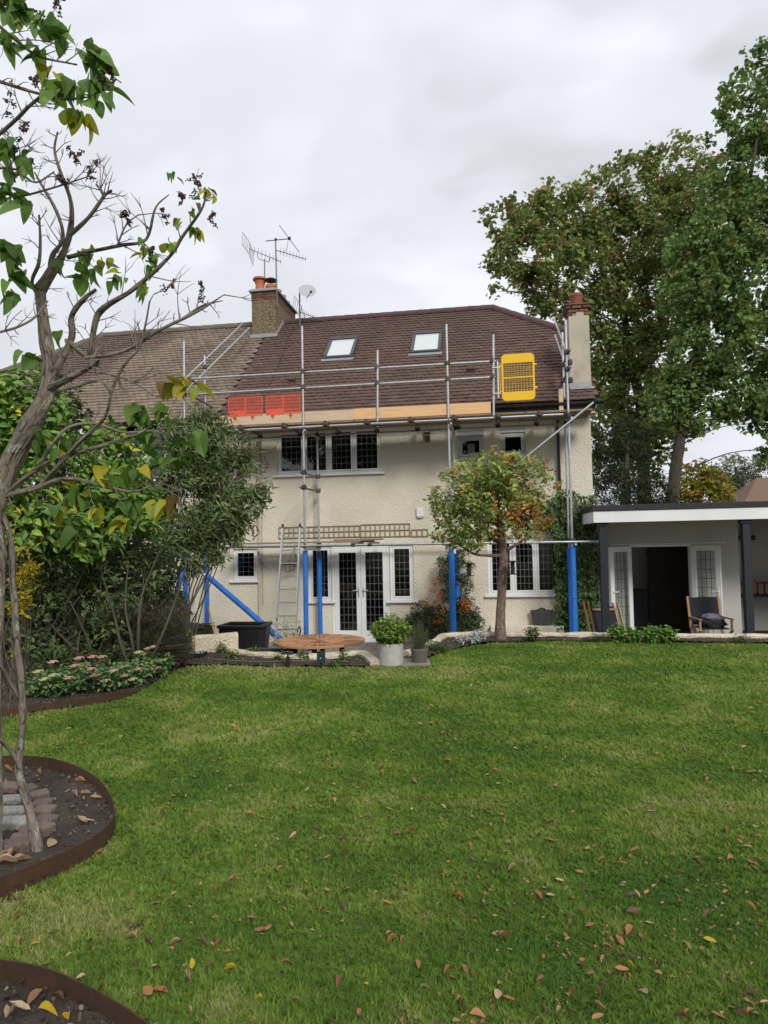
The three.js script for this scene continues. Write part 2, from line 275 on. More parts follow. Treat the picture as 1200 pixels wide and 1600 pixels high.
const ring2 = [[0.2, 12.92], [0.4, 12.87], [0.57, 12.86], [0.74, 12.88], [0.95, 12.95], [1.13, 13.03], [1.29, 13.12], [1.42, 13.22], [1.5, 13.5], [1.3, 14.0], [0.6, 14.3], [-0.1, 14.0], [-0.15, 13.3]];
const loop = (P) => new THREE.CatmullRomCurve3(P.map(([x, z]) => V(x, 0, z)), true, 'centripetal').getSpacedPoints(140).map((p) => [p.x, p.z]);
for (const p of ring1) { p[0] -= 0.025; p[1] -= 0.05; } for (const p of ring2) { p[0] -= 0.02; p[1] -= 0.035; }
const ring1s = loop(ring1), ring2s = loop(ring2);

tag(mesh('ground', metreUV(new THREE.PlaneGeometry(500, 500, 1, 1).rotateX(-Math.PI / 2).translate(0, -0.72, -60)), M.land), null, null, null, 'structure');
{ // the raised garden: a solid body, its top the lawn
  const s = new THREE.Shape(platform.map(([x, z]) => new THREE.Vector2(x, -z)));
  const g = new THREE.ExtrudeGeometry(s, { depth: 0.70, bevelEnabled: false }); g.rotateX(-Math.PI / 2); g.translate(0, -0.715, 0);
  tag(mesh('lawn', metreUV(g), M.lawnSoil), null, null, null, 'structure');
}
function soilPatch(name, P, y, amp, step) {
  let x0 = 1e9, x1 = -1e9, z0 = 1e9, z1 = -1e9; for (const [x, z] of P) { x0 = Math.min(x0, x); x1 = Math.max(x1, x); z0 = Math.min(z0, z); z1 = Math.max(z1, z); }
  const pos = [], h = (x, z) => y + amp * (perlin.noise(x * 3, 1.3, z * 3) + 0.7 * perlin.noise(x * 9, 4.3, z * 9) + 0.4 * perlin.noise(x * 26, 2.3, z * 26));
  for (let x = x0; x < x1; x += step) for (let z = z0; z < z1; z += step) {
    if (!inPoly(x + step / 2, z + step / 2, P)) continue;
    const a = [x, h(x, z), z], b = [x + step, h(x + step, z), z], c = [x + step, h(x + step, z + step), z + step], d = [x, h(x, z + step), z + step];
    pos.push(...a, ...d, ...b, ...b, ...d, ...c);
  }
  const g = new THREE.BufferGeometry(); g.setAttribute('position', new THREE.Float32BufferAttribute(pos, 3)); g.setAttribute('uv', new THREE.Float32BufferAttribute(new Float32Array(pos.length / 3 * 2), 2)); g.computeVertexNormals();
  return tag(mesh(name, metreUV(g), M.soil), null, null, null, 'structure');
}
soilPatch('flower_bed', bedLeft, 0.025, 0.022, 0.07);
soilPatch('flower_bed', bedRight, 0.025, 0.02, 0.06);
soilPatch('flower_bed', ring1s, 0.03, 0.014, 0.03);
soilPatch('flower_bed', ring2s, 0.03, 0.014, 0.03);

{ // patio of square slabs
  const p = tag(thing('patio'), null, null, null, 'structure');
  mesh('bedding', metreUV(bx(-9, 12, PATIO - 0.07, PATIO - 0.03, 0.0, 6.6)), M.mortar, p);
  const slab = metreUV(bx(-0.297, 0.297, -0.035, 0, -0.297, 0.297, 0.006));
  const mats = [0, 1, 2].map((i) => std([1, 1, 1], 0.9, { map: tone([0.27 - i * 0.03, 0.245 - i * 0.03, 0.21 - i * 0.03], 0.65, 1.2, 1.1, 8) }));
  rnd = mulberry(5);
  for (let x = -4.3; x < 8.6; x += 0.605) for (let z = 0.35; z < 6.4; z += 0.605) {
    if (z > 3.5 && (x > 1.2 || x < -2.4)) continue;
    if (inPoly(x, z + 0.15, platform) && inPoly(x, z - 0.3, platform)) continue;
    const m = mesh('paving_slab', slab, mats[Math.floor(rnd() * 3)], p); m.position.set(x, PATIO + R(-0.002, 0.002), z);
  }
  // stepping slabs by the pots
  const q = tag(mesh('stepping_slab', metreUV(bx(-0.3, 0.3, -0.02, 0.02, -0.22, 0.22, 0.01)), M.paving), 'flat grey paving slab at lawn edge under the pots', 'paving slab'); q.position.set(1.22, 0.012, 6.22); q.rotation.y = 0.2;
  const st = tag(mesh('garden_step', metreUV(bx(-0.18, 0.18, -0.64, -0.32, -0.2, 0.3, 0.01)), M.paving), 'low paved step from patio up between cream kerbs', 'step'); st.position.set(0.98, 0, 6.02);
}
function kerb(name, P, w, y0, y1, mat, n = 60, wob = 0.02) {   // low rendered wall along a line
  const L = smoothLine(P.map(([x, z]) => V(x, 0, z)), n), prof = [[-w / 2, y0], [-w / 2, y1 - 0.03], [-w / 2 + 0.03, y1], [w / 2 - 0.03, y1], [w / 2, y1 - 0.03], [w / 2, y0]], pos = [];
  const ring = L.map((p, i) => {
    const t = L[Math.min(n, i + 1)].clone().sub(L[Math.max(0, i - 1)]).normalize(), s = V(-t.z, 0, t.x);
    return prof.map(([a, y], k) => { const q = p.clone().addScaledVector(s, a); q.y = y; const o = wob * perlin.noise(q.x * 4, q.y * 4 + k, q.z * 4); if (k > 0 && k < 5) { q.y += o; q.addScaledVector(s, o * 0.6); } return q; });
  });
  const quad = (a, b, c, d) => { for (const p of [a, b, c, a, c, d]) pos.push(p.x, p.y, p.z); };
  for (let i = 0; i < n; i++) for (let k = 0; k < 5; k++) quad(ring[i][k], ring[i][k + 1], ring[i + 1][k + 1], ring[i + 1][k]);
  for (const [r, f] of [[ring[0], 1], [ring[n], 0]]) for (let k = 1; k < 5; k++) { const T = f ? [r[0], r[k + 1], r[k]] : [r[0], r[k], r[k + 1]]; for (const p of T) pos.push(p.x, p.y, p.z); }
  const g = new THREE.BufferGeometry(); g.setAttribute('position', new THREE.Float32BufferAttribute(pos, 3)); g.setAttribute('uv', new THREE.Float32BufferAttribute(new Float32Array(pos.length / 3 * 2), 2)); g.computeVertexNormals();
  return mesh(name, toCreasedNormals(metreUV(g), 0.6), mat);
}
tag(kerb('retaining_wall', creamLeft, 0.13, -0.7, 0.085, M.creamWall), 'curved cream rendered kerb round bed in front of table', 'wall');
tag(kerb('retaining_wall', creamRight, 0.13, -0.7, 0.085, M.creamWall, 90), 'long cream rendered kerb running past the pots to garden room', 'wall');
tag(kerb('retaining_wall', [[-1.40, 5.42], [-1.66, 5.56], [-1.95, 5.66]], 0.16, -0.68, 0.29, M.creamWall, 20, 0.012), 'stubby raised cream roughcast wall end beside black planter', 'wall');
tag(kerb('retaining_wall', [[-1.99, 5.62], [-2.5, 5.2], [-3.1, 4.7]], 0.12, -0.3, 0.27, M.creamWall, 20, 0.012), 'low cream wall behind the soil leading to shrubs', 'wall');
function steelEdge(P, closed, h, label) {
  const pts = P.map(([x, z]) => V(x, 0, z)), n = 120, L = closed ? new THREE.CatmullRomCurve3(pts, true, 'centripetal').getSpacedPoints(n) : smoothLine(pts, n), pos = [], uv = [];
  const off = [[-0.003, -0.05], [-0.003, h], [0.003, h], [0.003, -0.05]]; let d = 0;
  const rings = L.map((p, i) => { const a = L[closed ? (i + n - 1) % n : Math.max(0, i - 1)], b = L[closed ? (i + 1) % n : Math.min(n, i + 1)], t = b.clone().sub(a).normalize(), s = V(-t.z, 0, t.x); if (i) d += p.distanceTo(L[i - 1]); return { d, r: off.map(([o, y]) => p.clone().addScaledVector(s, o).setY(y)) }; });
  for (let i = 0; i < n; i++) for (let k = 0; k < 3; k++) { const A = rings[i], B = rings[i + 1], q = [[A, k], [A, k + 1], [B, k + 1], [A, k], [B, k + 1], [B, k]]; for (const [o, j] of q) { pos.push(o.r[j].x, o.r[j].y, o.r[j].z); uv.push(o.d, o.r[j].y); } }
  const g = new THREE.BufferGeometry(); g.setAttribute('position', new THREE.Float32BufferAttribute(pos, 3)); g.setAttribute('uv', new THREE.Float32BufferAttribute(uv, 2)); g.computeVertexNormals();
  return tag(mesh('steel_edging', g, M.corten), label, 'edging');
}
steelEdge(ring1, true, 0.10, 'rusty steel edging ring round the lilac and setts');
steelEdge(ring2, true, 0.105, 'dark rusty steel edging ring holding bare soil and leaf litter');
steelEdge([[-6, 9.7], [-4, 9.55], [-2.8, 9.4], ...bedEdgeLeft.slice(0, 5)], false, 0.08, 'rusty steel edging strip in front of the pink sedums');

// ------------------------------------------------------------------ grass
{
  rnd = mulberry(301);
  const blades = [];
  for (let i = 0; i < 7; i++) {
    const h = R(0.6, 1.05), w = R(0.045, 0.08), a = R(0, 6.283), lean = R(0.3, 1.1), ox = R(-0.28, 0.28), oz = R(-0.28, 0.28);
    const P = (t, s) => { const r = lean * t * t * h, x = s * w * (1 - t * 0.7); return [ox + Math.cos(a) * r - Math.sin(a) * x, h * t * (1 - 0.25 * t * lean), oz + Math.sin(a) * r + Math.cos(a) * x]; };
    const pos = [...P(0, -1), ...P(0, 1), ...P(0.55, 1), ...P(0, -1), ...P(0.55, 1), ...P(0.55, -1), ...P(0.55, -1), ...P(0.55, 1), ...P(1, 0)];
    const g = new THREE.BufferGeometry(); g.setAttribute('position', new THREE.Float32BufferAttribute(pos, 3)); g.setAttribute('uv', new THREE.Float32BufferAttribute(new Float32Array(18), 2)); g.computeVertexNormals(); blades.push(g);
  }
  const tuft = merge(blades), items = [], f = V(0, 0, -1).applyQuaternion(camera.quaternion).setY(0).normalize(), rt = V(-f.z, 0, f.x);
  const lush = [0.146, 0.236, 0.038], bright = [0.255, 0.340, 0.068], straw = [0.36, 0.33, 0.15], deep = [0.082, 0.172, 0.029];
  for (const [z0, z1, per, hs] of [[1.7, 3.2, 14000, 0.030], [3.2, 5, 10000, 0.031], [5, 7.5, 6400, 0.035], [7.5, 13.5, 3600, 0.040]]) {
    const w1 = 0.60 * z1 + 0.9, n = Math.round((z1 - z0) * 2 * w1 * per);
    for (let i = 0; i < n; i++) {
      const dz = R(z0, z1), dx = R(-w1, w1); if (Math.abs(dx) > 0.60 * dz + 0.7) continue;
      const x = camera.position.x + f.x * dz + rt.x * dx, z = camera.position.z + f.z * dz + rt.z * dx;
      if (!inPoly(x, z, platform) || inPoly(x, z, bedLeft) || inPoly(x, z, bedRight) || inPoly(x, z, ring1s) || inPoly(x, z, ring2s)) continue;
      const a = perlin.noise(x * 0.55 + 3, 0.5, z * 0.75), b = perlin.noise(x * 1.7, 3.1, z * 1.9 + 8), c = perlin.noise(x * 5.5, 7.7, z * 6.5), e = perlin.noise(x * 14, 1.1, z * 14);
      const edge = Math.max(0, 1 - Math.abs(z - 6.9 + 0.25 * a) / 0.5) * (x < 2.2 ? 1 : 0.2);
      let dry = Math.max(0, b * 0.75 + c * 0.55 + a * 0.45 - 0.18) * 1.3 + edge * 0.5; dry = Math.min(0.9, dry * R(0.45, 1.25));
      if (c + e * 0.8 > 0.78) continue;
      const sw = a * 0.55 + b * 0.6 + c * 0.5 + R(-0.3, 0.32); let col = sw > 0 ? mixc(lush, bright, Math.min(1, sw * 1.7)) : mixc(lush, deep, Math.min(1, -sw * 1.7)); if (rnd() < dry) col = mixc(col, straw, R(0.5, 1));
      const long = rnd() < 0.035 ? R(1.4, 2.1) : 1, k = R(0.72, 1.28), h = long * hs * R(0.65, 1.3) * (1 + 0.45 * b + 0.25 * c - 0.3 * dry);
      items.push({ p: V(x, -0.012, z), s: [hs * R(0.9, 1.3), h, hs * R(0.9, 1.3)], c: col.map((q) => q * k), e: [R(-0.2, 0.2), R(0, 6.283), R(-0.2, 0.2)] });
    }
  }
  console.log('grass tufts', items.length);
  tag(scatter('grass', tuft, M.grass, null, items), 'mown green lawn grass with dry straw patches', 'grass', null, 'stuff');
}
// ------------------------------------------------------------------ house shells and roofs
const TH = rad(40), TAN = Math.tan(TH), EAVE_Y = 4.5, EAVE_Z = 0.4, RIDGE_Y = 8.0, RIDGE_Z = EAVE_Z - (RIDGE_Y - EAVE_Y) / TAN, PARTY = -3.8;
const zOn = (y) => EAVE_Z - (y - EAVE_Y) / TAN;
const house = thing('rendered_house', 'cream roughcast semi-detached house with brown tiled roof', 'house');
const neighbour = thing('neighbouring_house', 'attached house with paler tan tiled roof behind the shrubs', 'house');
function wallWith(x0, x1, y0, y1, z, thick, holes, mat, name, parent) {
  const s = new THREE.Shape([[x0, y0], [x1, y0], [x1, y1], [x0, y1]].map(([a, b]) => new THREE.Vector2(a, b)));
  for (const [a, b, c, d] of holes) s.holes.push(new THREE.Path([[a, c], [a, d], [b, d], [b, c]].map(([p, q]) => new THREE.Vector2(p, q))));
  const g = new THREE.ExtrudeGeometry(s, { depth: thick, bevelEnabled: false }); g.translate(0, 0, z - thick); return mesh(name, metreUV(g), mat, parent);
}
const openings = { upper: [-2.49, -0.04, 3.17, 4.22], bath: [1.69, 2.26, 3.40, 4.06], landing: [2.63, 3.17, 3.44, 4.10], door: [-1.235, 0.105, -0.62, 1.52], sideA: [-1.78, -1.237, 0.27, 1.52], sideB: [0.107, 0.64, 0.27, 1.52], living: [2.28, 3.86, 0.38, 1.62], larder: [-3.58, -2.99, 0.76, 1.49] };
wallWith(PARTY, 4.56, PATIO - 0.05, 4.34, 0, 0.26, Object.values(openings), M.render, 'rear_wall', house);
mesh('gable_wall', metreUV(merge([bx(4.30, 4.558, PATIO - 0.05, 4.34, -7.9, -0.262), bx(4.30, 4.556, 4.34, 6.2, -5.6, -1.9)])), M.render, house);
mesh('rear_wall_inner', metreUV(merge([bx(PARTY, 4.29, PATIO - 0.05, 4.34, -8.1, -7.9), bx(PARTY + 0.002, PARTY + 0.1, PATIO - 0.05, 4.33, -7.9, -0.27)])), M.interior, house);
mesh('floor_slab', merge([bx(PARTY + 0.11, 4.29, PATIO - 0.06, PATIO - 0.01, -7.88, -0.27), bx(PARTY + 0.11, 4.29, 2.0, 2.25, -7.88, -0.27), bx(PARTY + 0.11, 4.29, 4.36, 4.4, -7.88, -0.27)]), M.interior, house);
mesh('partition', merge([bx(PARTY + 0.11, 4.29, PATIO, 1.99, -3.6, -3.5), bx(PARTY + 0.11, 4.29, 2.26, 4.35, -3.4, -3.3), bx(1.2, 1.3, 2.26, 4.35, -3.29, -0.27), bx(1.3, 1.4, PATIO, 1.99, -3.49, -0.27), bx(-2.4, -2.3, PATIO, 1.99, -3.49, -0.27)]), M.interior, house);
mesh('plinth', metreUV(bx(2.30, 3.84, PATIO - 0.03, -0.26, 0.002, 0.26, 0.02)), M.render, house);
wallWith(-11.4, PARTY - 0.002, PATIO - 0.05, 4.34, 0, 0.26, [[-6.4, -4.6, 3.17, 4.2], [-9.6, -7.8, 3.17, 4.2]], M.render, 'rear_wall', neighbour);
mesh('gable_wall', metreUV(merge([bx(-11.39, -11.15, PATIO - 0.05, 4.34, -7.9, -0.262), bx(-11.388, -11.15, 4.34, 6.2, -5.6, -1.9)])), M.render, neighbour);
mesh('partition', merge([bx(-11.1, PARTY - 0.2, PATIO, 4.3, -3.6, -3.4)]), M.interior, neighbour);
for (const [a, b] of [[-6.4, -4.6], [-9.6, -7.8]]) windowIn(neighbour, [a, b, 3.17, 4.2], 3, 6, true);

// a framed, leaded window set into an opening: frame, mullions, panes, lead lines, sill
function windowIn(parent, [x0, x1, y0, y1], n, rows, sill = true, o = {}) {
  const w = group('window', parent), zf = -0.045, f = 0.055, mat = o.mat ?? M.upvc, cols = o.cols ?? 3;
  const fr = [bx(x0, x1, y0, y0 + f, zf - 0.06, zf, 0.006), bx(x0, x1, y1 - f, y1, zf - 0.06, zf, 0.006), bx(x0, x0 + f, y0 + f, y1 - f, zf - 0.06, zf, 0.006), bx(x1 - f, x1, y0 + f, y1 - f, zf - 0.06, zf, 0.006)];
  const W = (x1 - x0 - 2 * f) / n, lead = [];
  for (let i = 1; i < n; i++) fr.push(bx(x0 + f + W * i - 0.026, x0 + f + W * i + 0.026, y0 + f, y1 - f, zf - 0.06, zf - 0.003, 0.005));
  mesh('frame', merge(fr), mat, w);
  for (let i = 0; i < n; i++) {
    const a = x0 + f + W * i + (i ? 0.026 : 0), b = x0 + f + W * (i + 1) - (i < n - 1 ? 0.026 : 0), s = 0.042, c = y0 + f, d = y1 - f;
    mesh('casement', merge([bx(a + 0.003, b - 0.003, c + 0.003, c + s, zf - 0.04, zf + 0.008, 0.005), bx(a + 0.003, b - 0.003, d - s, d - 0.003, zf - 0.04, zf + 0.008, 0.005), bx(a + 0.003, a + s, c + s, d - s, zf - 0.04, zf + 0.007, 0.005), bx(b - s, b - 0.003, c + s, d - s, zf - 0.04, zf + 0.007, 0.005)]), mat, w);
    const pane = mesh('pane', bx(a + s, b - s, c + s, d - s, zf - 0.018, zf - 0.014), M.glass, w); void pane;
    const la = a + s, lb = b - s, lc = c + s, ld = d - s;
    for (let k = 1; k < cols; k++) lead.push(bx(la + (lb - la) * k / cols - 0.003, la + (lb - la) * k / cols + 0.003, lc, ld, zf - 0.0135, zf - 0.0105));
    for (let k = 1; k < rows; k++) lead.push(bx(la, lb, lc + (ld - lc) * k / rows - 0.003, lc + (ld - lc) * k / rows + 0.003, zf - 0.0133, zf - 0.0100));
  }
  if (lead.length) mesh('lead_lines', merge(lead), M.lead, w);
  if (sill) mesh('sill', bx(x0 - 0.08, x1 + 0.08, y0 - 0.045, y0 - 0.002, -0.05, 0.075, 0.01), mat, w);
  return w;
}
windowIn(house, openings.upper, 4, 6, true, { cols: 4 });
windowIn(house, openings.sideA, 1, 7, true, { cols: 4 });
windowIn(house, openings.sideB, 1, 7, true, { cols: 3 });
windowIn(house, openings.living, 3, 7, true, { cols: 4 });
windowIn(house, openings.larder, 1, 5, true, { cols: 3 });
for (const [k, dz] of [['bath', 0.10], ['landing', 0.02]]) {   // small windows with a top light
  const [x0, x1, y0, y1] = openings[k], w = windowIn(house, [x0, x1, y0, y1 - 0.16], 1, 1, true, { mat: M.upvcGrey, cols: 1 });
  mesh('top_light', merge([bx(x0, x1, y1 - 0.158, y1 - 0.118, -0.1, -0.03 + dz, 0.006), bx(x0, x1, y1 - 0.04, y1, -0.1, -0.03, 0.006), bx(x0 + 0.001, x1 - 0.001, y1 - 0.117, y1 - 0.042, -0.1, -0.05, 0.004)]), M.upvcGrey, w);
}
mesh('net_curtain', bx(1.9, 2.06, 3.45, 3.75, -0.22, -0.2), M.whiteWall, house);
// double patio door
function doorLeaf(name, parent, x0, x1, y0, y1, zf, cols, rows, handleSide, mat = M.upvc, outer = false) {
  const d = group(name, parent), s = 0.105;
  mesh('leaf_frame', merge([bx(x0, x1, y0, y0 + 0.17, zf - 0.055, zf, 0.006), bx(x0, x1, y1 - s, y1, zf - 0.055, zf, 0.006), bx(x0, x0 + s, y0 + 0.17, y1 - s, zf - 0.055, zf, 0.006), bx(x1 - s, x1, y0 + 0.17, y1 - s, zf - 0.055, zf, 0.006)]), mat, d);
  mesh('pane', bx(x0 + s, x1 - s, y0 + 0.17, y1 - s, zf - 0.03, zf - 0.026), M.glass, d);
  const L = [], a = x0 + s, b = x1 - s, c = y0 + 0.17, e = y1 - s, t = outer ? 0.0045 : 0.003;
  for (let k = 1; k < cols; k++) L.push(bx(a + (b - a) * k / cols - t, a + (b - a) * k / cols + t, c, e, zf - 0.0255, zf - 0.0225));
  for (let k = 1; k < rows; k++) L.push(bx(a, b, c + (e - c) * k / rows - t, c + (e - c) * k / rows + t, zf - 0.0253, zf - 0.022));
  mesh('lead_lines', merge(L), outer ? M.dark : M.lead, d);
  const hx = handleSide > 0 ? x1 - s / 2 : x0 + s / 2, hy = (y0 + y1) / 2 + 0.02;
  mesh('handle', merge([bx(hx - 0.017, hx + 0.017, hy - 0.11, hy + 0.11, zf + 0.001, zf + 0.012, 0.005), bx(hx - (handleSide > 0 ? 0.12 : -0.0), hx + (handleSide > 0 ? 0 : 0.12), hy + 0.03, hy + 0.052, zf + 0.03, zf + 0.05, 0.008), bx(hx - 0.012, hx + 0.012, hy + 0.03, hy + 0.052, zf + 0.012, zf + 0.045, 0.004)]), outer ? M.upvc : M.alu, d);
  return d;
}
{
  const [x0, x1, y0, y1] = openings.door;
  mesh('door_frame', merge([bx(x0 + 0.002, x1 - 0.002, y1 - 0.055, y1, -0.11, -0.03, 0.006), bx(x0 + 0.002, x0 + 0.06, y0, y1 - 0.055, -0.11, -0.03, 0.006), bx(x1 - 0.06, x1 - 0.002, y0, y1 - 0.055, -0.11, -0.03, 0.006), bx(x0 + 0.002, x1 - 0.002, y0, y0 + 0.05, -0.11, 0.06, 0.006), bx(x0 - 0.03, x1 + 0.03, PATIO + 0.002, y0 - 0.002, -0.02, 0.14, 0.006)]), M.upvc, house);
  const m = (x0 + x1) / 2;
  doorLeaf('patio_door', house, x0 + 0.062, m - 0.002, y0 + 0.052, y1 - 0.057, -0.02, 4, 10, 1);
  doorLeaf('patio_door', house, m + 0.002, x1 - 0.062, y0 + 0.052, y1 - 0.057, -0.02, 4, 10, -1);
}
// soffit, fascia and gutter
mesh('soffit', metreUV(bx(PARTY, 4.6, 4.28, 4.30, 0.003, 0.36)), M.whitePaint, house);
mesh('fascia', metreUV(bx(PARTY, 4.62, 4.28, 4.44, 0.362, 0.385)), M.navyPost, house);
function gutter(parent, x0, x1) {
  const s = new THREE.Shape(); s.absarc(0, 0, 0.062, Math.PI, 2 * Math.PI, false); s.lineTo(0.055, 0); s.absarc(0, 0, 0.055, 2 * Math.PI, Math.PI, true);
  const g = new THREE.ExtrudeGeometry(s, { depth: x1 - x0, bevelEnabled: false, curveSegments: 8 }); g.rotateY(Math.PI / 2); g.translate(x0, 4.455, 0.455); mesh('gutter', flat(g), M.blackPlastic, parent);
}
gutter(house, PARTY + 0.01, 4.78); gutter(neighbour, -11.4, PARTY - 0.01);
mesh('soffit', metreUV(bx(-11.4, PARTY - 0.01, 4.28, 4.30, 0.003, 0.36)), M.whitePaint, neighbour);
for (let x = -3.4; x < 4.7; x += 0.82) mesh('gutter_bracket', merge([bx(x - 0.015, x + 0.015, 4.385, 4.46, 0.386, 0.40), bx(x - 0.015, x + 0.015, 4.383, 4.391, 0.40, 0.5)]), M.blackPlastic, house);
mesh('downpipe', merge([rod(V(3.86, PATIO, 0.07), V(3.86, 4.2, 0.07), 0.034, 10), rod(V(3.86, 4.2, 0.07), V(3.86, 4.40, 0.43), 0.034, 10)]), M.blackPlastic, house);
mesh('downpipe', merge([rod(V(-2.93, PATIO + 0.15, 0.05), V(-2.93, 4.27, 0.05), 0.03, 10), rod(V(-2.86, 0.2, 0.022), V(-2.86, 4.27, 0.022), 0.009, 6), bx(-2.98, -2.88, 3.0, 3.03, 0.003, 0.075), bx(-2.98, -2.88, 1.2, 1.23, 0.003, 0.075)]), M.render, house);

// roof: deck, tiles, ridge
const tileGeo = [0, 1, 2].map((i) => { const g = new THREE.BoxGeometry(0.162, 0.024, 0.275, 2, 1, 1), p = g.attributes.position; for (let k = 0; k < p.count; k++) p.setY(k, p.getY(k) - (Math.abs(p.getX(k)) > 0.05 ? 0.0035 * (i + 0.4) : 0) + (p.getX(k) > 0.05 ? 0.002 * (i - 1) : 0)); g.computeVertexNormals(); return metreUV(flat(g)); });
function tiledSlope(parent, x0, x1, limits, matsFor, colourFor, ownRows, deck) {
  const roof = group('roof', parent); mesh('roof_deck', deck, M.roofDeck, roof);
  const gauge = 0.158, rows = Math.floor((RIDGE_Y - EAVE_Y) / Math.sin(TH) / gauge), items = [[], [], []]; let own = 0;
  for (let r = 0; r < rows; r++) {
    const off = (r % 2) * 0.0825 + R(-0.006, 0.006);
    for (let x = x0 + off + 0.08; x < x1; x += 0.165) {
      const s = r * gauge + 0.125, y = EAVE_Y + s * Math.sin(TH), z = EAVE_Z - s * Math.cos(TH), [a, b] = limits(y + 0.05); if (x < a || x > b) continue;
      const lift = 0.012 + R(-0.003, 0.004), p = V(x + R(-0.003, 0.003), y + lift * Math.cos(TH), z + lift * Math.sin(TH)), e = [TH - 0.135 + R(-0.016, 0.016), R(-0.012, 0.012), R(-0.012, 0.012)], v = Math.floor(rnd() * 3), c = colourFor(x, y, r);
      if (ownRows(x, r) && own < 300) { const m = mesh('roof_tile', tileGeo[v], matsFor(c), roof); m.position.copy(p); m.rotation.set(...e, 'YXZ'); own++; } else items[v].push({ p, e, s: 1, c });
    }
  }
  items.forEach((it, v) => { if (it.length) scatter('roof_tiling', tileGeo[v], M.tileWhite, roof, it); });
  return roof;
}
const tileMap = tex(128, 0.33, (u, v) => { const k = 0.72 + 0.5 * tf(u, v, 16, 4); return [Math.min(1, k), Math.min(1, k), Math.min(1, k)]; }, true);
M.tileWhite = std([1, 1, 1], 0.88, { map: tileMap });
const tileMatCache = new Map();
const tileMat = (c) => { const key = c.map((q) => Math.round(q * 80)).join(); if (!tileMatCache.has(key)) tileMatCache.set(key, std(c, 0.88, { map: tileMap })); return tileMatCache.get(key); };
const capGeo = (() => { const g = new THREE.CylinderGeometry(0.115, 0.125, 0.36, 10, 1, true, -Math.PI / 2 - 0.35, Math.PI + 0.7); const h = new THREE.CylinderGeometry(0.10, 0.11, 0.36, 10, 1, true, -Math.PI / 2 - 0.35, Math.PI + 0.7); return merge([g, h]); })();
function caps(parent, a, b, mat, up = UP) {
  const d = b.clone().sub(a), L = d.length(), n = Math.floor(L / 0.34); d.normalize(); const s = d.clone().cross(up).normalize(), nn = s.clone().cross(d);
  for (let i = 0; i < n; i++) { const m = mesh('ridge_tile', capGeo, mat[i % mat.length], parent); m.quaternion.setFromRotationMatrix(new THREE.Matrix4().makeBasis(s, d, nn)); m.position.copy(a).addScaledVector(d, (i + 0.5) * L / n); m.rotateX(R(-0.015, 0.015)); }
}
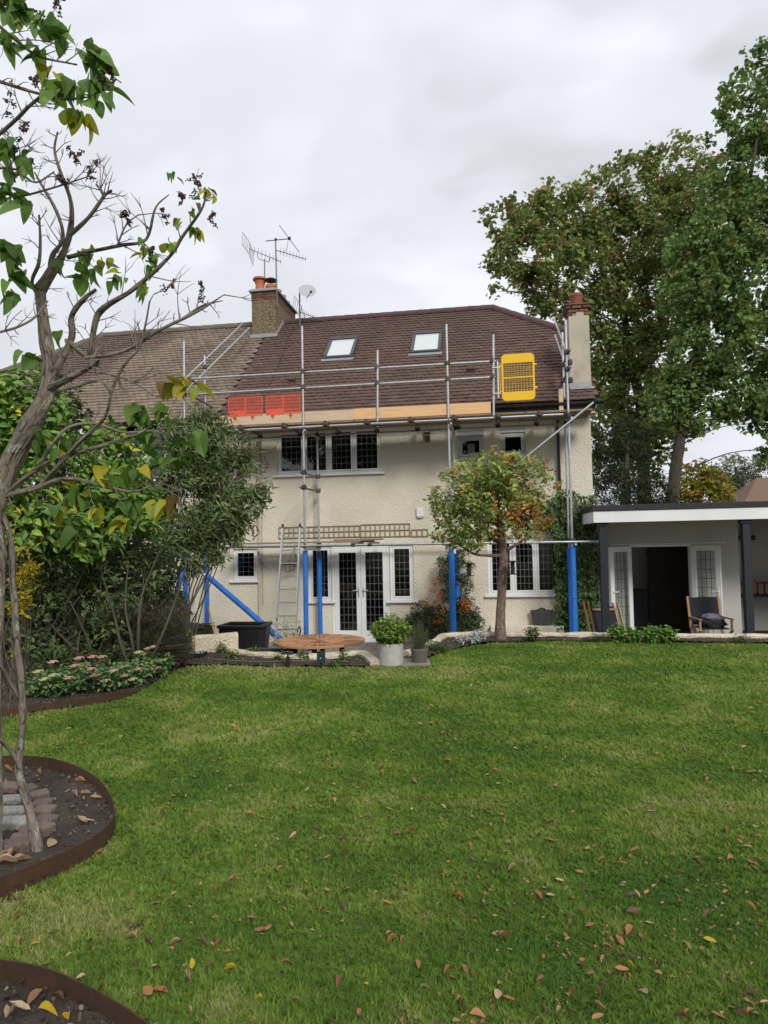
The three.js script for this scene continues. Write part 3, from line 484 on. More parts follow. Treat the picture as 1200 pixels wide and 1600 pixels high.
{
  rnd = mulberry(91);
  const VX = 4.66, hipX = 2.57, k = 0.68, vy = RIDGE_Y - (VX - hipX) * k, E = -0.035;
  const deck = merge([
    poly3([V(PARTY, EAVE_Y + E, EAVE_Z), V(VX, EAVE_Y + E, EAVE_Z), V(VX, vy + E, zOn(vy)), V(hipX, RIDGE_Y + E, RIDGE_Z), V(PARTY, RIDGE_Y + E, RIDGE_Z)]),
    poly3([V(PARTY, RIDGE_Y + E, RIDGE_Z), V(hipX, RIDGE_Y + E, RIDGE_Z), V(VX, vy + E, 2 * RIDGE_Z - zOn(vy)), V(VX, EAVE_Y + E, 2 * RIDGE_Z - EAVE_Z), V(PARTY, EAVE_Y + E, 2 * RIDGE_Z - EAVE_Z)]),
    poly3([V(hipX, RIDGE_Y + E, RIDGE_Z), V(VX, vy + E, zOn(vy)), V(VX, vy + E, 2 * RIDGE_Z - zOn(vy))])]);
  const brown = (x, y, r) => { const a = fbm3(x * 0.9, y * 1.1, 3.3, 3), b = perlin.noise(x * 4.2, y * 5.5, 1.2); let c = mixc([0.118, 0.068, 0.051], [0.084, 0.051, 0.042], Math.min(1, Math.max(0, 0.5 + a * 1.4))); const l = Math.max(0, b * 0.7 + a * 0.6 + (y < 6.6 ? 0.14 : -0.12)); c = mixc(c, [0.165, 0.118, 0.068], Math.min(0.5, l * R(0.2, 1.0))); const j = R(0.9, 1.12); return c.map((q) => q * j * 1.05); };
  const inSky = (x, r) => false;
  const roof = tiledSlope(house, PARTY, VX, (y) => [-9, y > vy ? hipX + (RIDGE_Y - y) / k + 0.02 : VX], tileMat, brown, (x, r) => r < 6 && !inSky(x, r), deck);
  const rm = [0, 1, 2].map((i) => std([1, 1, 1], 0.85, { map: tone([0.085 + i * 0.012, 0.052, 0.048], 0.6, 1.3, 0.4, 8) }));
  caps(roof, V(-3.35, RIDGE_Y + 0.0, RIDGE_Z), V(hipX + 0.05, RIDGE_Y + 0.0, RIDGE_Z), rm);
  caps(roof, V(hipX, RIDGE_Y + 0.0, RIDGE_Z), V(VX, vy + 0.0, zOn(vy)), rm);
  // skylights
  for (const [xc] of [[-1.38], [0.865]]) {
    const w = group('skylight', house); const s0 = 2.76, s1 = 3.92;
    w.position.set(xc, EAVE_Y + (s0 + s1) / 2 * Math.sin(TH), EAVE_Z - (s0 + s1) / 2 * Math.cos(TH)); w.rotation.x = TH;
    const H = (s1 - s0) / 2, W = 0.39, fm = M.skyFrame ??= std([0.075, 0.08, 0.09], 0.45, { metalness: 0.3 });
    mesh('frame', merge([bx(-W, W, 0.0, 0.115, -H, -H + 0.085, 0.015), bx(-W, W, 0.0, 0.09, H - 0.085, H, 0.012), bx(-W, -W + 0.085, 0.0, 0.10, -H + 0.086, H - 0.086, 0.012), bx(W - 0.085, W, 0.0, 0.10, -H + 0.086, H - 0.086, 0.012)]), fm, w);
    mesh('pane', bx(-W + 0.086, W - 0.086, 0.064, 0.07, -H + 0.086, H - 0.086), M.skyPane ??= new THREE.MeshPhysicalMaterial({ color: lin(0.60, 0.64, 0.65), roughness: 0.5, clearcoat: 1, clearcoatRoughness: 0.03 }), w);
    mesh('flashing', bx(-W - 0.03, W + 0.03, 0.036, 0.042, H, H + 0.13), M.flashing, w);
  }
  // vent tiles
  for (const [u, v] of [[736, 581], [457, 597]]) {
    const d = dirOf(u, v), n = V(0, Math.cos(TH), Math.sin(TH)), t = V(0, EAVE_Y, EAVE_Z).sub(camera.position).dot(n) / d.dot(n), q = camera.position.clone().addScaledVector(d, t);
    const m = mesh('vent_tile', merge([bx(-0.09, 0.09, 0.02, 0.12, -0.1, 0.07, 0.02), bx(-0.11, 0.11, 0.02, 0.035, -0.16, 0.12)]), rm[0], house); m.position.copy(q); m.rotation.x = TH - 0.06;
  }
}
{
  rnd = mulberry(97);
  const VX = -11.5, hipX = -9.1, k = 0.68, vy = RIDGE_Y - (hipX - VX) * k, E = -0.035;
  const deck = merge([
    poly3([V(VX, EAVE_Y + E, EAVE_Z), V(PARTY - 0.002, EAVE_Y + E, EAVE_Z), V(PARTY - 0.002, RIDGE_Y + E, RIDGE_Z), V(hipX, RIDGE_Y + E, RIDGE_Z), V(VX, vy + E, zOn(vy))]),
    poly3([V(PARTY - 0.002, RIDGE_Y + E, RIDGE_Z), V(PARTY - 0.002, EAVE_Y + E, 2 * RIDGE_Z - EAVE_Z), V(VX, EAVE_Y + E, 2 * RIDGE_Z - EAVE_Z), V(VX, vy + E, 2 * RIDGE_Z - zOn(vy)), V(hipX, RIDGE_Y + E, RIDGE_Z)]),
    poly3([V(hipX, RIDGE_Y + E, RIDGE_Z), V(VX, vy + E, 2 * RIDGE_Z - zOn(vy)), V(VX, vy + E, zOn(vy))])]);
  const tan = (x, y, r) => { const a = fbm3(x * 0.7 + 5, y * 0.9, 1.3, 3), b = perlin.noise(x * 3.7, y * 6.5, 4.2); let c = mixc([0.190, 0.150, 0.108], [0.135, 0.102, 0.076], Math.min(1, Math.max(0, 0.45 + a * 1.6 + b * 0.4))); const dark = Math.max(0, Math.min(1, (-6.9 - x) * 0.6 + (y - 6.9) * 0.9 + a * 1.2)); c = mixc(c, [0.085, 0.058, 0.050], Math.min(0.9, dark)); const j = 1.24 * R(0.82, 1.18); return c.map((q) => q * j); };
  const roof = tiledSlope(neighbour, VX, PARTY, (y) => [y > vy ? hipX - (RIDGE_Y - y) / k - 0.02 : VX, 9], tileMat, tan, (x, r) => r >= 6 && r < 16 && x > -8.6, deck);
  const rm = [0, 1].map((i) => std([1, 1, 1], 0.9, { map: tone([0.14 + i * 0.03, 0.125 + i * 0.02, 0.10], 0.5, 1.3, 0.4, 8) }));
  caps(roof, V(hipX - 0.05, RIDGE_Y, RIDGE_Z), V(-4.1, RIDGE_Y, RIDGE_Z), rm);
  caps(roof, V(VX, vy, zOn(vy)), V(hipX, RIDGE_Y, RIDGE_Z), rm);
}
// chimneys
function brickBand(parent, x0, x1, z0, z1, y0, rows, skip = () => false) {
  rnd = mulberry(33); const L = 0.215, H = 0.065, J = 0.011;
  for (let r = 0; r < rows; r++) {
    const y = y0 + r * (H + J);
    for (const [ax, a0, a1, fix] of [['x', x0, x1, z1], ['z', z0, z1, x1], ['z', z0, z1, x0]]) {
      let s = a0 - (r % 2 ? 0 : L / 2); while (s < a1) { const e = Math.min(a1, s + L), b = Math.max(a0, s); if (e - b > 0.03 && !skip(ax, fix, b, e, r)) mesh('brick', ax === 'x' ? bx(b, e - J, y, y + H, fix - 0.1, fix, 0.004) : fix === x1 ? bx(fix - 0.1, fix, y, y + H, b, Math.min(e - J, z1 - 0.101), 0.004) : bx(fix, fix + 0.1, y, y + H, b, Math.min(e - J, z1 - 0.101), 0.004), M.brick[Math.floor(rnd() * 3)], parent); s += L + J; }
    }
  }
}
{
  const c = group('chimney', house), x0 = -4.14, x1 = -3.44, z0 = -5.0, z1 = -3.05, top = 8.62;
  mesh('stack', metreUV(bx(x0, x1, 6.9, top - 0.14, z0, z1)), M.pebbleDash, c);
  mesh('stack_core', metreUV(bx(x0 + 0.02, x1 - 0.02, top - 0.15, top + 0.09, z0 + 0.02, z1 - 0.02)), M.mortar, c);
  brickBand(c, x0 - 0.012, x1 + 0.012, z0, z1 + 0.012, top - 0.14, 3);
  mesh('capping', merge([bx(x0 - 0.07, x1 + 0.07, top + 0.092, top + 0.15, z0 - 0.07, z1 + 0.07, 0.015), bx(x0 - 0.02, x1 + 0.02, top + 0.152, top + 0.19, z0 - 0.02, z1 + 0.02, 0.03)]), M.flashing, c);
  mesh('flashing', metreUV(merge([bx(x0 - 0.05, x1 + 0.05, 7.36, 7.50, z1 - 0.02, z1 + 0.03), ...[0, 1, 2, 3].map((i) => bx(x1 - 0.02, x1 + 0.03, 7.42 + i * 0.15, 7.60 + i * 0.15, z1 - 0.2 - i * 0.18, z1 - 0.021 - i * 0.18))])), M.flashing, c);
  const potP = (h, r) => [[r * 0.8, 0], [r, 0.02], [r * 0.86, 0.06], [r * 0.78, h - 0.1], [r * 0.95, h - 0.08], [r * 0.98, h], [r * 0.75, h], [r * 0.6, h - 0.2]];
  for (const [x, z, h, r] of [[-3.98, -3.32, 0.34, 0.16], [-3.66, -3.35, 0.18, 0.17], [-3.62, -3.75, 0.19, 0.14], [-3.62, -4.2, 0.19, 0.14], [-3.62, -4.65, 0.16, 0.13], [-3.95, -3.9, 0.22, 0.14]]) { const m = mesh('chimney_pot', lathe(potP(h, r), 16), M.terracotta, c); m.position.set(x, top + 0.185, z); }
  const tb = mesh('pot_hood', lathe([[0.1, 0], [0.2, 0], [0.2, 0.07], [0.1, 0.075]], 16), M.terracotta, c); tb.position.set(-3.98, top + 0.52, -3.32);
  const cw = mesh('cowl', merge([lathe([[0.0, 0.12], [0.12, 0.105], [0.19, 0.06], [0.185, 0.04], [0, 0.08]], 18), ...[0, 1, 2].map((i) => rod(V(Math.cos(i * 2.1) * 0.12, -0.12, Math.sin(i * 2.1) * 0.12), V(Math.cos(i * 2.1) * 0.14, 0.06, Math.sin(i * 2.1) * 0.14), 0.01, 5))]), M.blackPlastic, c); cw.position.set(-3.66, top + 0.46, -3.35);
}
{
  const c = group('chimney', house), x0 = 4.17, x1 = 4.60, z1 = -0.006, z0 = -0.56, top = 6.43;
  mesh('stack', metreUV(merge([bx(x0, x1, 4.3, top + 0.012, z0, z1), bx(x0 + 0.16, x1 - 0.11, top + 0.012, top + 0.095, z0 + 0.1, z1)])), M.chimRender ??= std([1, 1, 1], 0.92, { map: tex(256, 2.0, (u, v) => { const k = 0.78 + 0.32 * tf(u, v, 4, 5), s = Math.max(0, tf(u, v, 7, 4) - 0.5); return [0.52 * k - s * 0.4, 0.47 * k - s * 0.36, 0.36 * k - s * 0.3]; }, true) }), c);
  mesh('stack_core', bx(x0 + 0.02, x1 - 0.02, top - 0.05, top + 0.20, z0 + 0.02, z1 - 0.02), M.mortar, c);
  brickBand(c, x0 - 0.012, x1 + 0.012, z0, z1 + 0.012, top + 0.016, 2, (ax, fix, a, b, r) => r === 0 && ax === 'x' && a > x0 + 0.1 && b < x1 - 0.06);
  brickBand(c, x0 - 0.045, x1 + 0.045, z0 - 0.03, z1 + 0.045, top + 0.168, 1);
  mesh('capping', merge([bx(x0 - 0.07, x1 + 0.07, top + 0.236, top + 0.27, z0 - 0.07, z1 + 0.07, 0.012), lathe([[0.001, 0.07], [0.17, 0.07], [0.3, 0]], 4).rotateY(Math.PI / 4).translate((x0 + x1) / 2, top + 0.27, (z0 + z1) / 2)]), M.capMoss ??= std([1, 1, 1], 0.95, { map: tex(128, 0.5, (u, v) => { const k = tf(u, v, 10, 4); return k > 0.52 ? [0.13, 0.11, 0.05] : [0.20 * (0.6 + k), 0.10 * (0.6 + k), 0.07 * (0.6 + k)]; }, true) }), c);
  const m = mesh('chimney_pot', lathe([[0.13, 0], [0.135, 0.18], [0.15, 0.20], [0.155, 0.225], [0.135, 0.235], [0.135, 0.27], [0.11, 0.28], [0.09, 0.1]], 18), M.terracottaDark, c); m.position.set((x0 + x1) / 2 - 0.01, top + 0.30, -0.25);
  mesh('flashing', metreUV(merge([bx(x0 - 0.03, x1 + 0.01, 4.84, 4.97, z1 + 0.0, z1 + 0.03), bx(x0 - 0.03, x1 + 0.05, 4.80, 4.845, z1, z1 + 0.12)])), M.flashing, c);
}
// ------------------------------------------------------------------ fittings on the rear wall
{
  const t = thing('trellis', 'long weathered wooden trellis above the patio doors', 'trellis'), z = 0.03;
  const panel = (x0, x1, y0, y1, nx, ny) => { for (let i = 0; i <= nx; i++) { const x = x0 + (x1 - x0) * i / nx; mesh('upright_slat', metreUV(bx(x - 0.009, x + 0.009, y0, y1, z, z + 0.012)), M.trellis, t); } for (let j = 0; j <= ny; j++) { const y = y0 + (y1 - y0) * j / ny; mesh('cross_slat', metreUV(bx(x0 - 0.01, x1 + 0.01, y - 0.009, y + 0.009, z - 0.013, z - 0.001)), M.trellis, t); } mesh('wall_block', bx(x0 + 0.1, x0 + 0.14, y1 - 0.03, y1, 0.001, z), M.trellis, t); };
  panel(-2.45, -0.56, 1.72, 1.97, 16, 2); panel(-0.53, 0.58, 1.71, 1.99, 10, 2); panel(0.62, 0.98, 1.70, 1.85, 3, 1);
}
{
  const t = thing('alarm_box', 'small white alarm box on rear wall above trellis', 'alarm box', V(0.82, 2.23, 0.002));
  mesh('cover', bx(-0.085, 0.085, -0.105, 0.105, 0, 0.06, 0.02), M.upvc, t); mesh('strobe', bx(-0.05, 0.05, -0.125, -0.106, 0.005, 0.05, 0.008), M.upvcGrey, t);
}
{
  const t = thing('security_light', 'small bracketed security light with black head below scaffold deck', 'lamp', V(1.02, 3.93, 0.002));
  const b = std([0.22, 0.19, 0.14], 0.8);
  mesh('back_plate', bx(-0.06, 0.06, -0.13, 0.06, 0, 0.02, 0.005), b, t); mesh('sensor', merge([bx(-0.06, 0.06, -0.01, 0.04, 0.02, 0.1, 0.01), bx(-0.05, 0.05, -0.10, -0.05, 0.02, 0.08, 0.01)]), b, t);
  mesh('head', bx(-0.065, 0.065, 0.065, 0.145, 0.0, 0.11, 0.01), M.blackPlastic, t); for (const x of [-0.035, 0, 0.035]) mesh('lamp_cell', bx(x - 0.012, x + 0.012, 0.085, 0.125, 0.111, 0.116, 0.002), M.upvc, t);
}
{
  const t = thing('hanging_basket_bracket', 'thin black wire hanging basket on wall beside ladder', 'hanging basket', V(-2.2, 1.12, 0.02)), L = [];
  L.push(rod(V(0.12, -0.05, 0), V(0.12, 0.42, 0.0), 0.006, 5), rod(V(0.12, 0.40, 0), V(0.0, 0.05, 0.16), 0.004, 5));
  const ring = new THREE.TorusGeometry(0.17, 0.006, 5, 20).rotateX(Math.PI / 2).translate(0, 0, 0.18); L.push(flat(ring)); for (let i = 0; i < 8; i++) { const a = i * 0.785; L.push(limb([V(Math.cos(a) * 0.17, 0, 0.18 + Math.sin(a) * 0.17), V(Math.cos(a) * 0.13, -0.12, 0.18 + Math.sin(a) * 0.13), V(0, -0.17, 0.18)], [0.004, 0.004], 4, 3, 0)); }
  mesh('wire_frame', merge(L), M.blackPlastic, t);
}
// ------------------------------------------------------------------ garden room
{
  const t = thing('garden_room', 'flat-roofed white garden room with dark posts and open doors', 'garden room');
  const GX = 4.29, FZ = 1.8;
  mesh('roof', metreUV(bx(GX + 0.03, 11, 2.0, 2.13, -5.4, FZ - 0.03)), M.felt, t);
  mesh('soffit', metreUV(bx(GX + 0.03, 11, 1.93, 1.998, 0.002, FZ - 0.03)), M.whiteWall, t);
  mesh('fascia', metreUV(merge([bx(GX, 11, 1.875, 2.09, FZ - 0.028, FZ), bx(GX, GX + 0.028, 1.875, 2.09, 0.0, FZ - 0.03)])), M.whitePaint, t);
  mesh('roof_edge', metreUV(merge([bx(GX - 0.025, 11, 2.092, 2.20, FZ - 0.05, FZ + 0.025, 0.01), bx(GX - 0.025, GX + 0.05, 2.092, 2.20, -0.003, FZ - 0.052, 0.01)])), M.felt, t);
  for (const x of [4.40, 6.95]) mesh('post', merge([bx(x, x + 0.14, PATIO, 1.872, 1.58, 1.72, 0.01), bx(x - 0.03, x + 0.17, 1.80, 1.871, 1.56, 1.74, 0.008)]), M.navyPost, t);
  wallWith(4.562, 7.45, PATIO - 0.05, 1.928, 0, 0.14, [[5.25, 6.52, PATIO - 0.03, 1.42]], M.whiteWall, 'front_wall', t);
  mesh('return_wall', metreUV(merge([bx(7.31, 7.448, PATIO - 0.05, 1.996, -5.2, -0.142), bx(7.45, 11, PATIO - 0.05, 1.99, -1.6, -1.5), bx(10.8, 10.99, PATIO - 0.05, 1.99, -1.5, 1.5)])), M.whiteWall, t);
  mesh('inner_wall', metreUV(merge([bx(4.565, 4.6, PATIO, 1.99, -2.49, -0.145), bx(4.61, 7.3, 1.93, 1.992, -2.49, -0.145), bx(4.565, 7.3, PATIO - 0.05, 1.996, -2.6, -2.5)])), M.whitePaint, t);
  mesh('dark_partition', metreUV(bx(6.0, 7.3, PATIO, 1.925, -1.75, -1.68)), std([0.055, 0.04, 0.032], 0.6), t);
  mesh('floor', metreUV(bx(4.61, 7.3, PATIO - 0.06, PATIO + 0.01, -2.49, -0.142)), std([0.24, 0.17, 0.11], 0.5), t);
  mesh('door_frame', merge([bx(5.252, 6.518, 1.37, 1.418, -0.12, -0.01, 0.005), bx(5.252, 5.30, PATIO, 1.37, -0.12, -0.01, 0.005), bx(6.47, 6.518, PATIO, 1.37, -0.12, -0.01, 0.005), bx(5.3, 6.47, PATIO, PATIO + 0.03, -0.12, 0.03, 0.004)]), M.upvc, t);
  // leaves swung outward against the wall
  const a = doorLeaf('door', t, -0.60, 0, 0, 1.99, 0.028, 4, 9, -1, M.upvc, true); a.position.set(5.285, PATIO + 0.035, 0.04); a.rotation.y = rad(34);
  const b = doorLeaf('door', t, 0, 0.60, 0, 1.99, 0.028, 4, 9, 1, M.upvc, true); b.position.set(6.495, PATIO + 0.035, 0.04); b.rotation.y = rad(-40);
  mesh('lintel_trim', bx(4.9, 7.2, 1.425, 1.445, 0.001, 0.02), M.whitePaint, t);
}
tag((() => { const t = thing('cabinet', 'dark waist-high cabinet inside the garden room', 'cabinet', V(5.72, PATIO + 0.01, -1.7)); mesh('carcass', bx(-0.2, 0.2, 0.05, 0.95, -0.2, 0.2, 0.008), M.blackPlastic, t); mesh('worktop', bx(-0.22, 0.22, 0.952, 0.985, -0.22, 0.22, 0.006), M.greyPlastic, t); for (const [x, z] of [[-0.17, -0.17], [0.17, -0.17], [-0.17, 0.17], [0.17, 0.17]]) mesh('foot', bx(x - 0.02, x + 0.02, 0, 0.049, z - 0.02, z + 0.02), M.blackPlastic, t); mesh('door', bx(-0.19, 0.19, 0.07, 0.93, 0.201, 0.218, 0.004), M.greyPlastic, t); return t; })());
{
  const t = thing('log_store', 'dark shelf stacked with split logs under the garden room roof', 'log store', V(8.0, PATIO, -1.45));
  mesh('shelf_frame', merge([bx(-0.5, 2.4, 0.0, 0.06, 0, 0.5), bx(-0.5, 2.4, 0.85, 0.90, 0, 0.5), bx(-0.5, -0.44, 0.06, 0.85, 0, 0.5), bx(2.34, 2.4, 0.06, 0.85, 0, 0.5), bx(0.9, 0.96, 0.06, 0.85, 0, 0.5)]), M.dark, t);
  rnd = mulberry(8);
  for (let i = 0; i < 18; i++) { const x = -0.36 + i * 0.148, m = mesh('split_log', metreUV(bx(-0.065, 0.065, 0, R(0.18, 0.33), -0.17, 0.17, 0.03)), M.boardDeck, t); m.position.set(x, 0.902, 0.26); m.rotation.y = R(-0.1, 0.1); }
}
{
  const t = thing('wall_lamp', 'black bulkhead wall lamp under the garden room roof', 'lamp', V(8.05, 1.52, -1.498));
  mesh('arm', rod(V(0, 0, 0), V(0, 0.0, 0.14), 0.02, 8), M.blackPlastic, t); mesh('shade', bx(-0.2, 0.2, -0.06, 0.05, 0.1, 0.24, 0.03), M.blackPlastic, t); mesh('plate', bx(-0.06, 0.06, -0.06, 0.06, 0, 0.02, 0.005), M.blackPlastic, t);
}
function chair(name, label, pos, ry, tilt = 0) {
  const t = thing(name, label, 'chair', pos); t.rotation.set(tilt, ry, 0, 'YXZ');
  const W = 0.30, wood = M.chairWood;
  for (const s of [-1, 1]) { mesh('leg', metreUV(bar(V(s * W, 0, -0.25), V(s * W, 0.42, 0.24), 0.03, 0.045, V(1, 0, 0))), wood, t); mesh('leg', metreUV(bar(V(s * (W - 0.035), 0, 0.26), V(s * (W - 0.035), 0.46, -0.22), 0.03, 0.045, V(1, 0, 0))), wood, t); mesh('back_post', metreUV(bar(V(s * W, 0.40, -0.22), V(s * W, 1.02, -0.34), 0.03, 0.045, V(1, 0, 0))), wood, t); mesh('armrest', metreUV(bx(s * W - 0.03, s * W + 0.03, 0.61, 0.635, -0.28, 0.26, 0.01)), wood, t); mesh('arm_support', metreUV(bx(s * W - 0.017, s * W + 0.017, 0.40, 0.608, 0.19, 0.23)), wood, t); }
  mesh('seat', bx(-W + 0.05, W - 0.05, 0.43, 0.445, -0.24, 0.25, 0.006), M.canvasDark, t); mesh('backrest', (() => { const g = bx(-W + 0.017, W - 0.017, 0.47, 1.01, -0.008, 0.008, 0.006); g.rotateX(-0.19); g.translate(0, 0.01, -0.135); return g; })(), M.canvasDark, t);
  return t;
}
chair('garden_chair', 'wooden armchair with black canvas holding a dark bundle', V(6.55, PATIO, 1.0), 0.12);
{ // bundle on the seat
  const g = new THREE.SphereGeometry(1, 22, 14), p = g.attributes.position; for (let i = 0; i < p.count; i++) { const x = p.getX(i), y = p.getY(i), z = p.getZ(i), k = 1 + 0.28 * perlin.noise(x * 2.2, y * 2.2, z * 2.2) + 0.12 * perlin.noise(x * 5, y * 5, z * 5); p.setXYZ(i, x * k * 0.25, Math.max(-0.1, y * k * 0.15), z * k * 0.2); } g.computeVertexNormals();
  const t = thing('bundled_coat', 'crumpled dark coat with lilac grey lining on the canvas chair', 'coat', V(6.55, PATIO + 0.545, 1.02)); mesh('coat', flat(g), M.canvasDark, t);
  const h = g.clone(); const q = h.attributes.position; for (let i = 0; i < q.count; i++) { const k = 0.75 + 0.3 * perlin.noise(q.getX(i) * 12, 3, q.getZ(i) * 12); q.setXYZ(i, q.getX(i) * k, q.getY(i) * 0.55 + 0.095 + 0.02 * perlin.noise(q.getX(i) * 20, 1, 1), q.getZ(i) * 0.8 + 0.04); } h.computeVertexNormals(); mesh('lining', flat(h), std([0.17, 0.155, 0.20], 0.8), t);
}
{ // folded chair leaning by the post
  const t = thing('folded_chair', 'folded wooden chair with black canvas leaning beside dark post', 'chair', V(4.35, PATIO, 1.25)); const wood = M.chairWood;
  for (const [x, dx] of [[-0.17, -0.10], [-0.08, -0.13], [0.40, -0.11], [0.48, -0.08]]) mesh('side_rail', metreUV(bar(V(x + 0.1, 0, 0.25), V(x + dx * 0.4, 0.98 - Math.abs(x) * 0.1, -0.15), 0.028, 0.045)), wood, t);
  mesh('canvas', metreUV(bar(V(0.22, 0.12, 0.2), V(0.16, 0.86, -0.12), 0.46, 0.012, V(0, 0, 1))), M.canvasDark, t);
  mesh('cross_rail', metreUV(merge([bar(V(-0.05, 0.82, -0.06), V(0.43, 0.82, -0.06), 0.03, 0.04), bar(V(0.0, 0.16, 0.2), V(0.5, 0.16, 0.2), 0.03, 0.04)])), wood, t);
}
// ------------------------------------------------------------------ scaffold
const scaffold = thing('scaffold', 'galvanised tube scaffold with timber deck along the rear wall', 'scaffold');
{
  const O = 1.3, I = 0.3, r = 0.0242, pole = (n, a, b, m = M.steel) => mesh(n, metreUV(rod(a, b, r, 10)), m, scaffold);
  const XS = [[-4.15, 6.05], [-1.49, 6.2], [1.565, 6.03], [3.94, 5.95]];
  const cGeo = merge([bx(-0.045, 0.045, -0.04, 0.04, -0.045, 0.045, 0.012), bx(-0.02, 0.02, -0.03, 0.065, -0.055, 0.055, 0.008), rod(V(0, 0.02, 0), V(0.085, 0.03, 0), 0.009, 6)]);
  const clip = (x, y, z, ry = 0) => { const m = mesh('coupler', cGeo, M.coupler, scaffold); m.position.set(x, y, z); m.rotation.y = ry; };
  rnd = mulberry(17);
  for (const [x, top] of XS) {
    pole('standard', V(x, PATIO + 0.02, O), V(x + 0.01, top, O)); pole('standard', V(x + 0.05, PATIO + 0.02, I), V(x + 0.05, x > 3 ? 6.0 : x < -4 ? 6.0 : 4.3, I));
    for (const z of [O, I]) mesh('base_plate', bx(x + (z === I ? 0.05 : 0) - 0.075, x + (z === I ? 0.05 : 0) + 0.075, PATIO, PATIO + 0.018, z - 0.075, z + 0.075), M.coupler, scaffold);
    for (const y of [1.53, 4.02]) { clip(x + 0.005, y, O + 0.02, R(0, 6)); clip(x + 0.055, y, I + 0.02, R(0, 6)); }
    for (const y of [1.47, 3.96]) pole('transom', V(x + 0.06, y, I - 0.08), V(x + 0.06, y, O + 0.12));
  }
  for (const y of [2.76, 3.08]) { pole('transom', V(-1.45, y, I - 0.1), V(-1.54, y + 0.0, O + 0.14), M.tubeRusty ??= std([1, 1, 1], 0.6, { metalness: 0.5, map: tone([0.26, 0.225, 0.18], 0.6, 1.2, 0.3, 8) })); clip(-1.49, y, O, 1); clip(-1.44, y, I, 2); }
  // ledgers
  pole('ledger', V(-4.4, 4.03, O + 0.055), V(-1.2, 4.03, O + 0.055)); pole('ledger', V(-1.6, 4.035, O + 0.05), V(3.84, 4.045, O + 0.05)); pole('ledger', V(-4.4, 4.02, I - 0.05), V(4.1, 4.03, I - 0.05));
  pole('ledger', V(-4.4, 1.56, O + 0.055), V(4.55, 1.515, O + 0.055)); pole('ledger', V(-4.4, 1.53, I - 0.05), V(3.99, 1.52, I - 0.05));
  // putlogs below the boards
  for (let i = 0; i < 9; i++) { const x = -3.7 + i * 0.9 + R(-0.12, 0.12); pole('putlog', V(x, 4.085, I - 0.12), V(x, 4.085, O + 0.13), M.tubeRusty); clip(x, 4.05, O + 0.06, 1.57); clip(x - 0.03, 4.07, O + 0.1, 0); clip(x, 4.05, I - 0.05, 1.5); }
  // deck boards
  for (let k = 0; k < 4; k++) { const z0 = 0.34 + k * 0.235, s = [-0.3, 0.1, -0.1, 0.2][k]; for (const [a, b] of [[-4.45, -0.62 + s], [-0.60 + s, 2.9 + s], [2.92 + s, 4.42]]) mesh('deck_board', metreUV(bx(a, b, 4.112 + R(0, 0.004), 4.152, z0, z0 + 0.222, 0.005)), M.boardDeck, scaffold); }
  // toe boards
  mesh('toe_board', metreUV(bx(-3.78, -0.40, 4.155, 4.375, O - 0.07, O - 0.032, 0.004)), M.boardOld, scaffold); mesh('toe_board', metreUV(bx(-0.398, 2.43, 4.158, 4.385, O - 0.068, O - 0.03, 0.004)), M.boardNew, scaffold);
  // guard rails
  pole('guard_rail', V(-3.98, 5.225, O - 0.05), V(2.56, 5.215, O - 0.05)); pole('guard_rail', V(-4.05, 4.88, O - 0.05), V(2.55, 4.89, O - 0.05));
  for (const [u, v0, v1] of [[590, 547, 664], [771, 523, 640]]) { const a = atZ(u, v0, O), b = atZ(u, v1, O); pole('standard', V(b.x, 3.98, O), V(a.x, a.y, O)); for (const y of [5.22, 4.885, 4.03]) clip(b.x, y, O - 0.02, 0.3); }
  for (const x of [-4.15, -1.485, 1.57]) for (const y of [5.22, 4.885]) clip(x, y, O - 0.02, R(0, 1));
  // end rails and the two pairs of rails that climb beside the roof
  for (const y of [5.19, 4.85]) { pole('end_rail', V(-4.0, y + 0.02, O + 0.15), V(-4.02, y - 0.02, 0.1), M.tubeRusty); pole('end_rail', V(3.99, y + 0.11, O + 0.22), V(3.97, y + 0.08, 0.0), M.tubeRusty); clip(3.95, y + 0.1, O, 0.4); clip(3.98, y + 0.1, I, 2); }
  const climb = (x, y0, z0, z1, k = 0.62) => pole('sloping_rail', V(x, y0, z0), V(x, y0 + (z0 - z1) * k, z1));
  climb(-4.26, 4.82, 1.72, -2.62, 0.66); climb(-4.06, 4.78, 1.62, -2.62, 0.655); climb(4.02, 5.08, 1.35, -1.7, 0.62); climb(4.02, 4.74, 1.3, -1.5, 0.62);
  for (const [x, y, z] of [[-4.2, 5.06, 1.3], [-4.1, 5.72, 0.3], [4.0, 5.08, 1.3], [4.0, 4.72, 1.3]]) clip(x, y, z, 0.7);
  pole('diagonal_brace', V(4.42, 4.24, O + 0.11), V(1.45, 1.95, O + 0.11)); clip(3.96, 3.9, O + 0.07, 0.4); clip(1.58, 2.06, O + 0.07, 0.4);
  mesh('upright_batten', metreUV(bx(3.86, 3.95, 3.95, 4.75, 0.42, 0.46, 0.004)), M.boardOld, scaffold);
  mesh('edge_plank', metreUV(bx(2.46, 4.55, 4.16, 4.198, 0.5, 0.72, 0.004)), M.boardOld, scaffold);
  // planks on the lower lift
  mesh('lower_plank', metreUV(bx(-3.3, -0.15, 1.592, 1.63, 0.42, 0.64, 0.004)), M.boardDeck, scaffold); mesh('lower_plank', metreUV(bx(-1.0, 0.05, 1.632, 1.668, 0.5, 0.72, 0.004)), M.boardDeck, scaffold); mesh('lower_plank', metreUV(bx(-3.4, -0.4, 1.592, 1.63, 0.66, 0.88, 0.004)), M.boardDeck, scaffold);
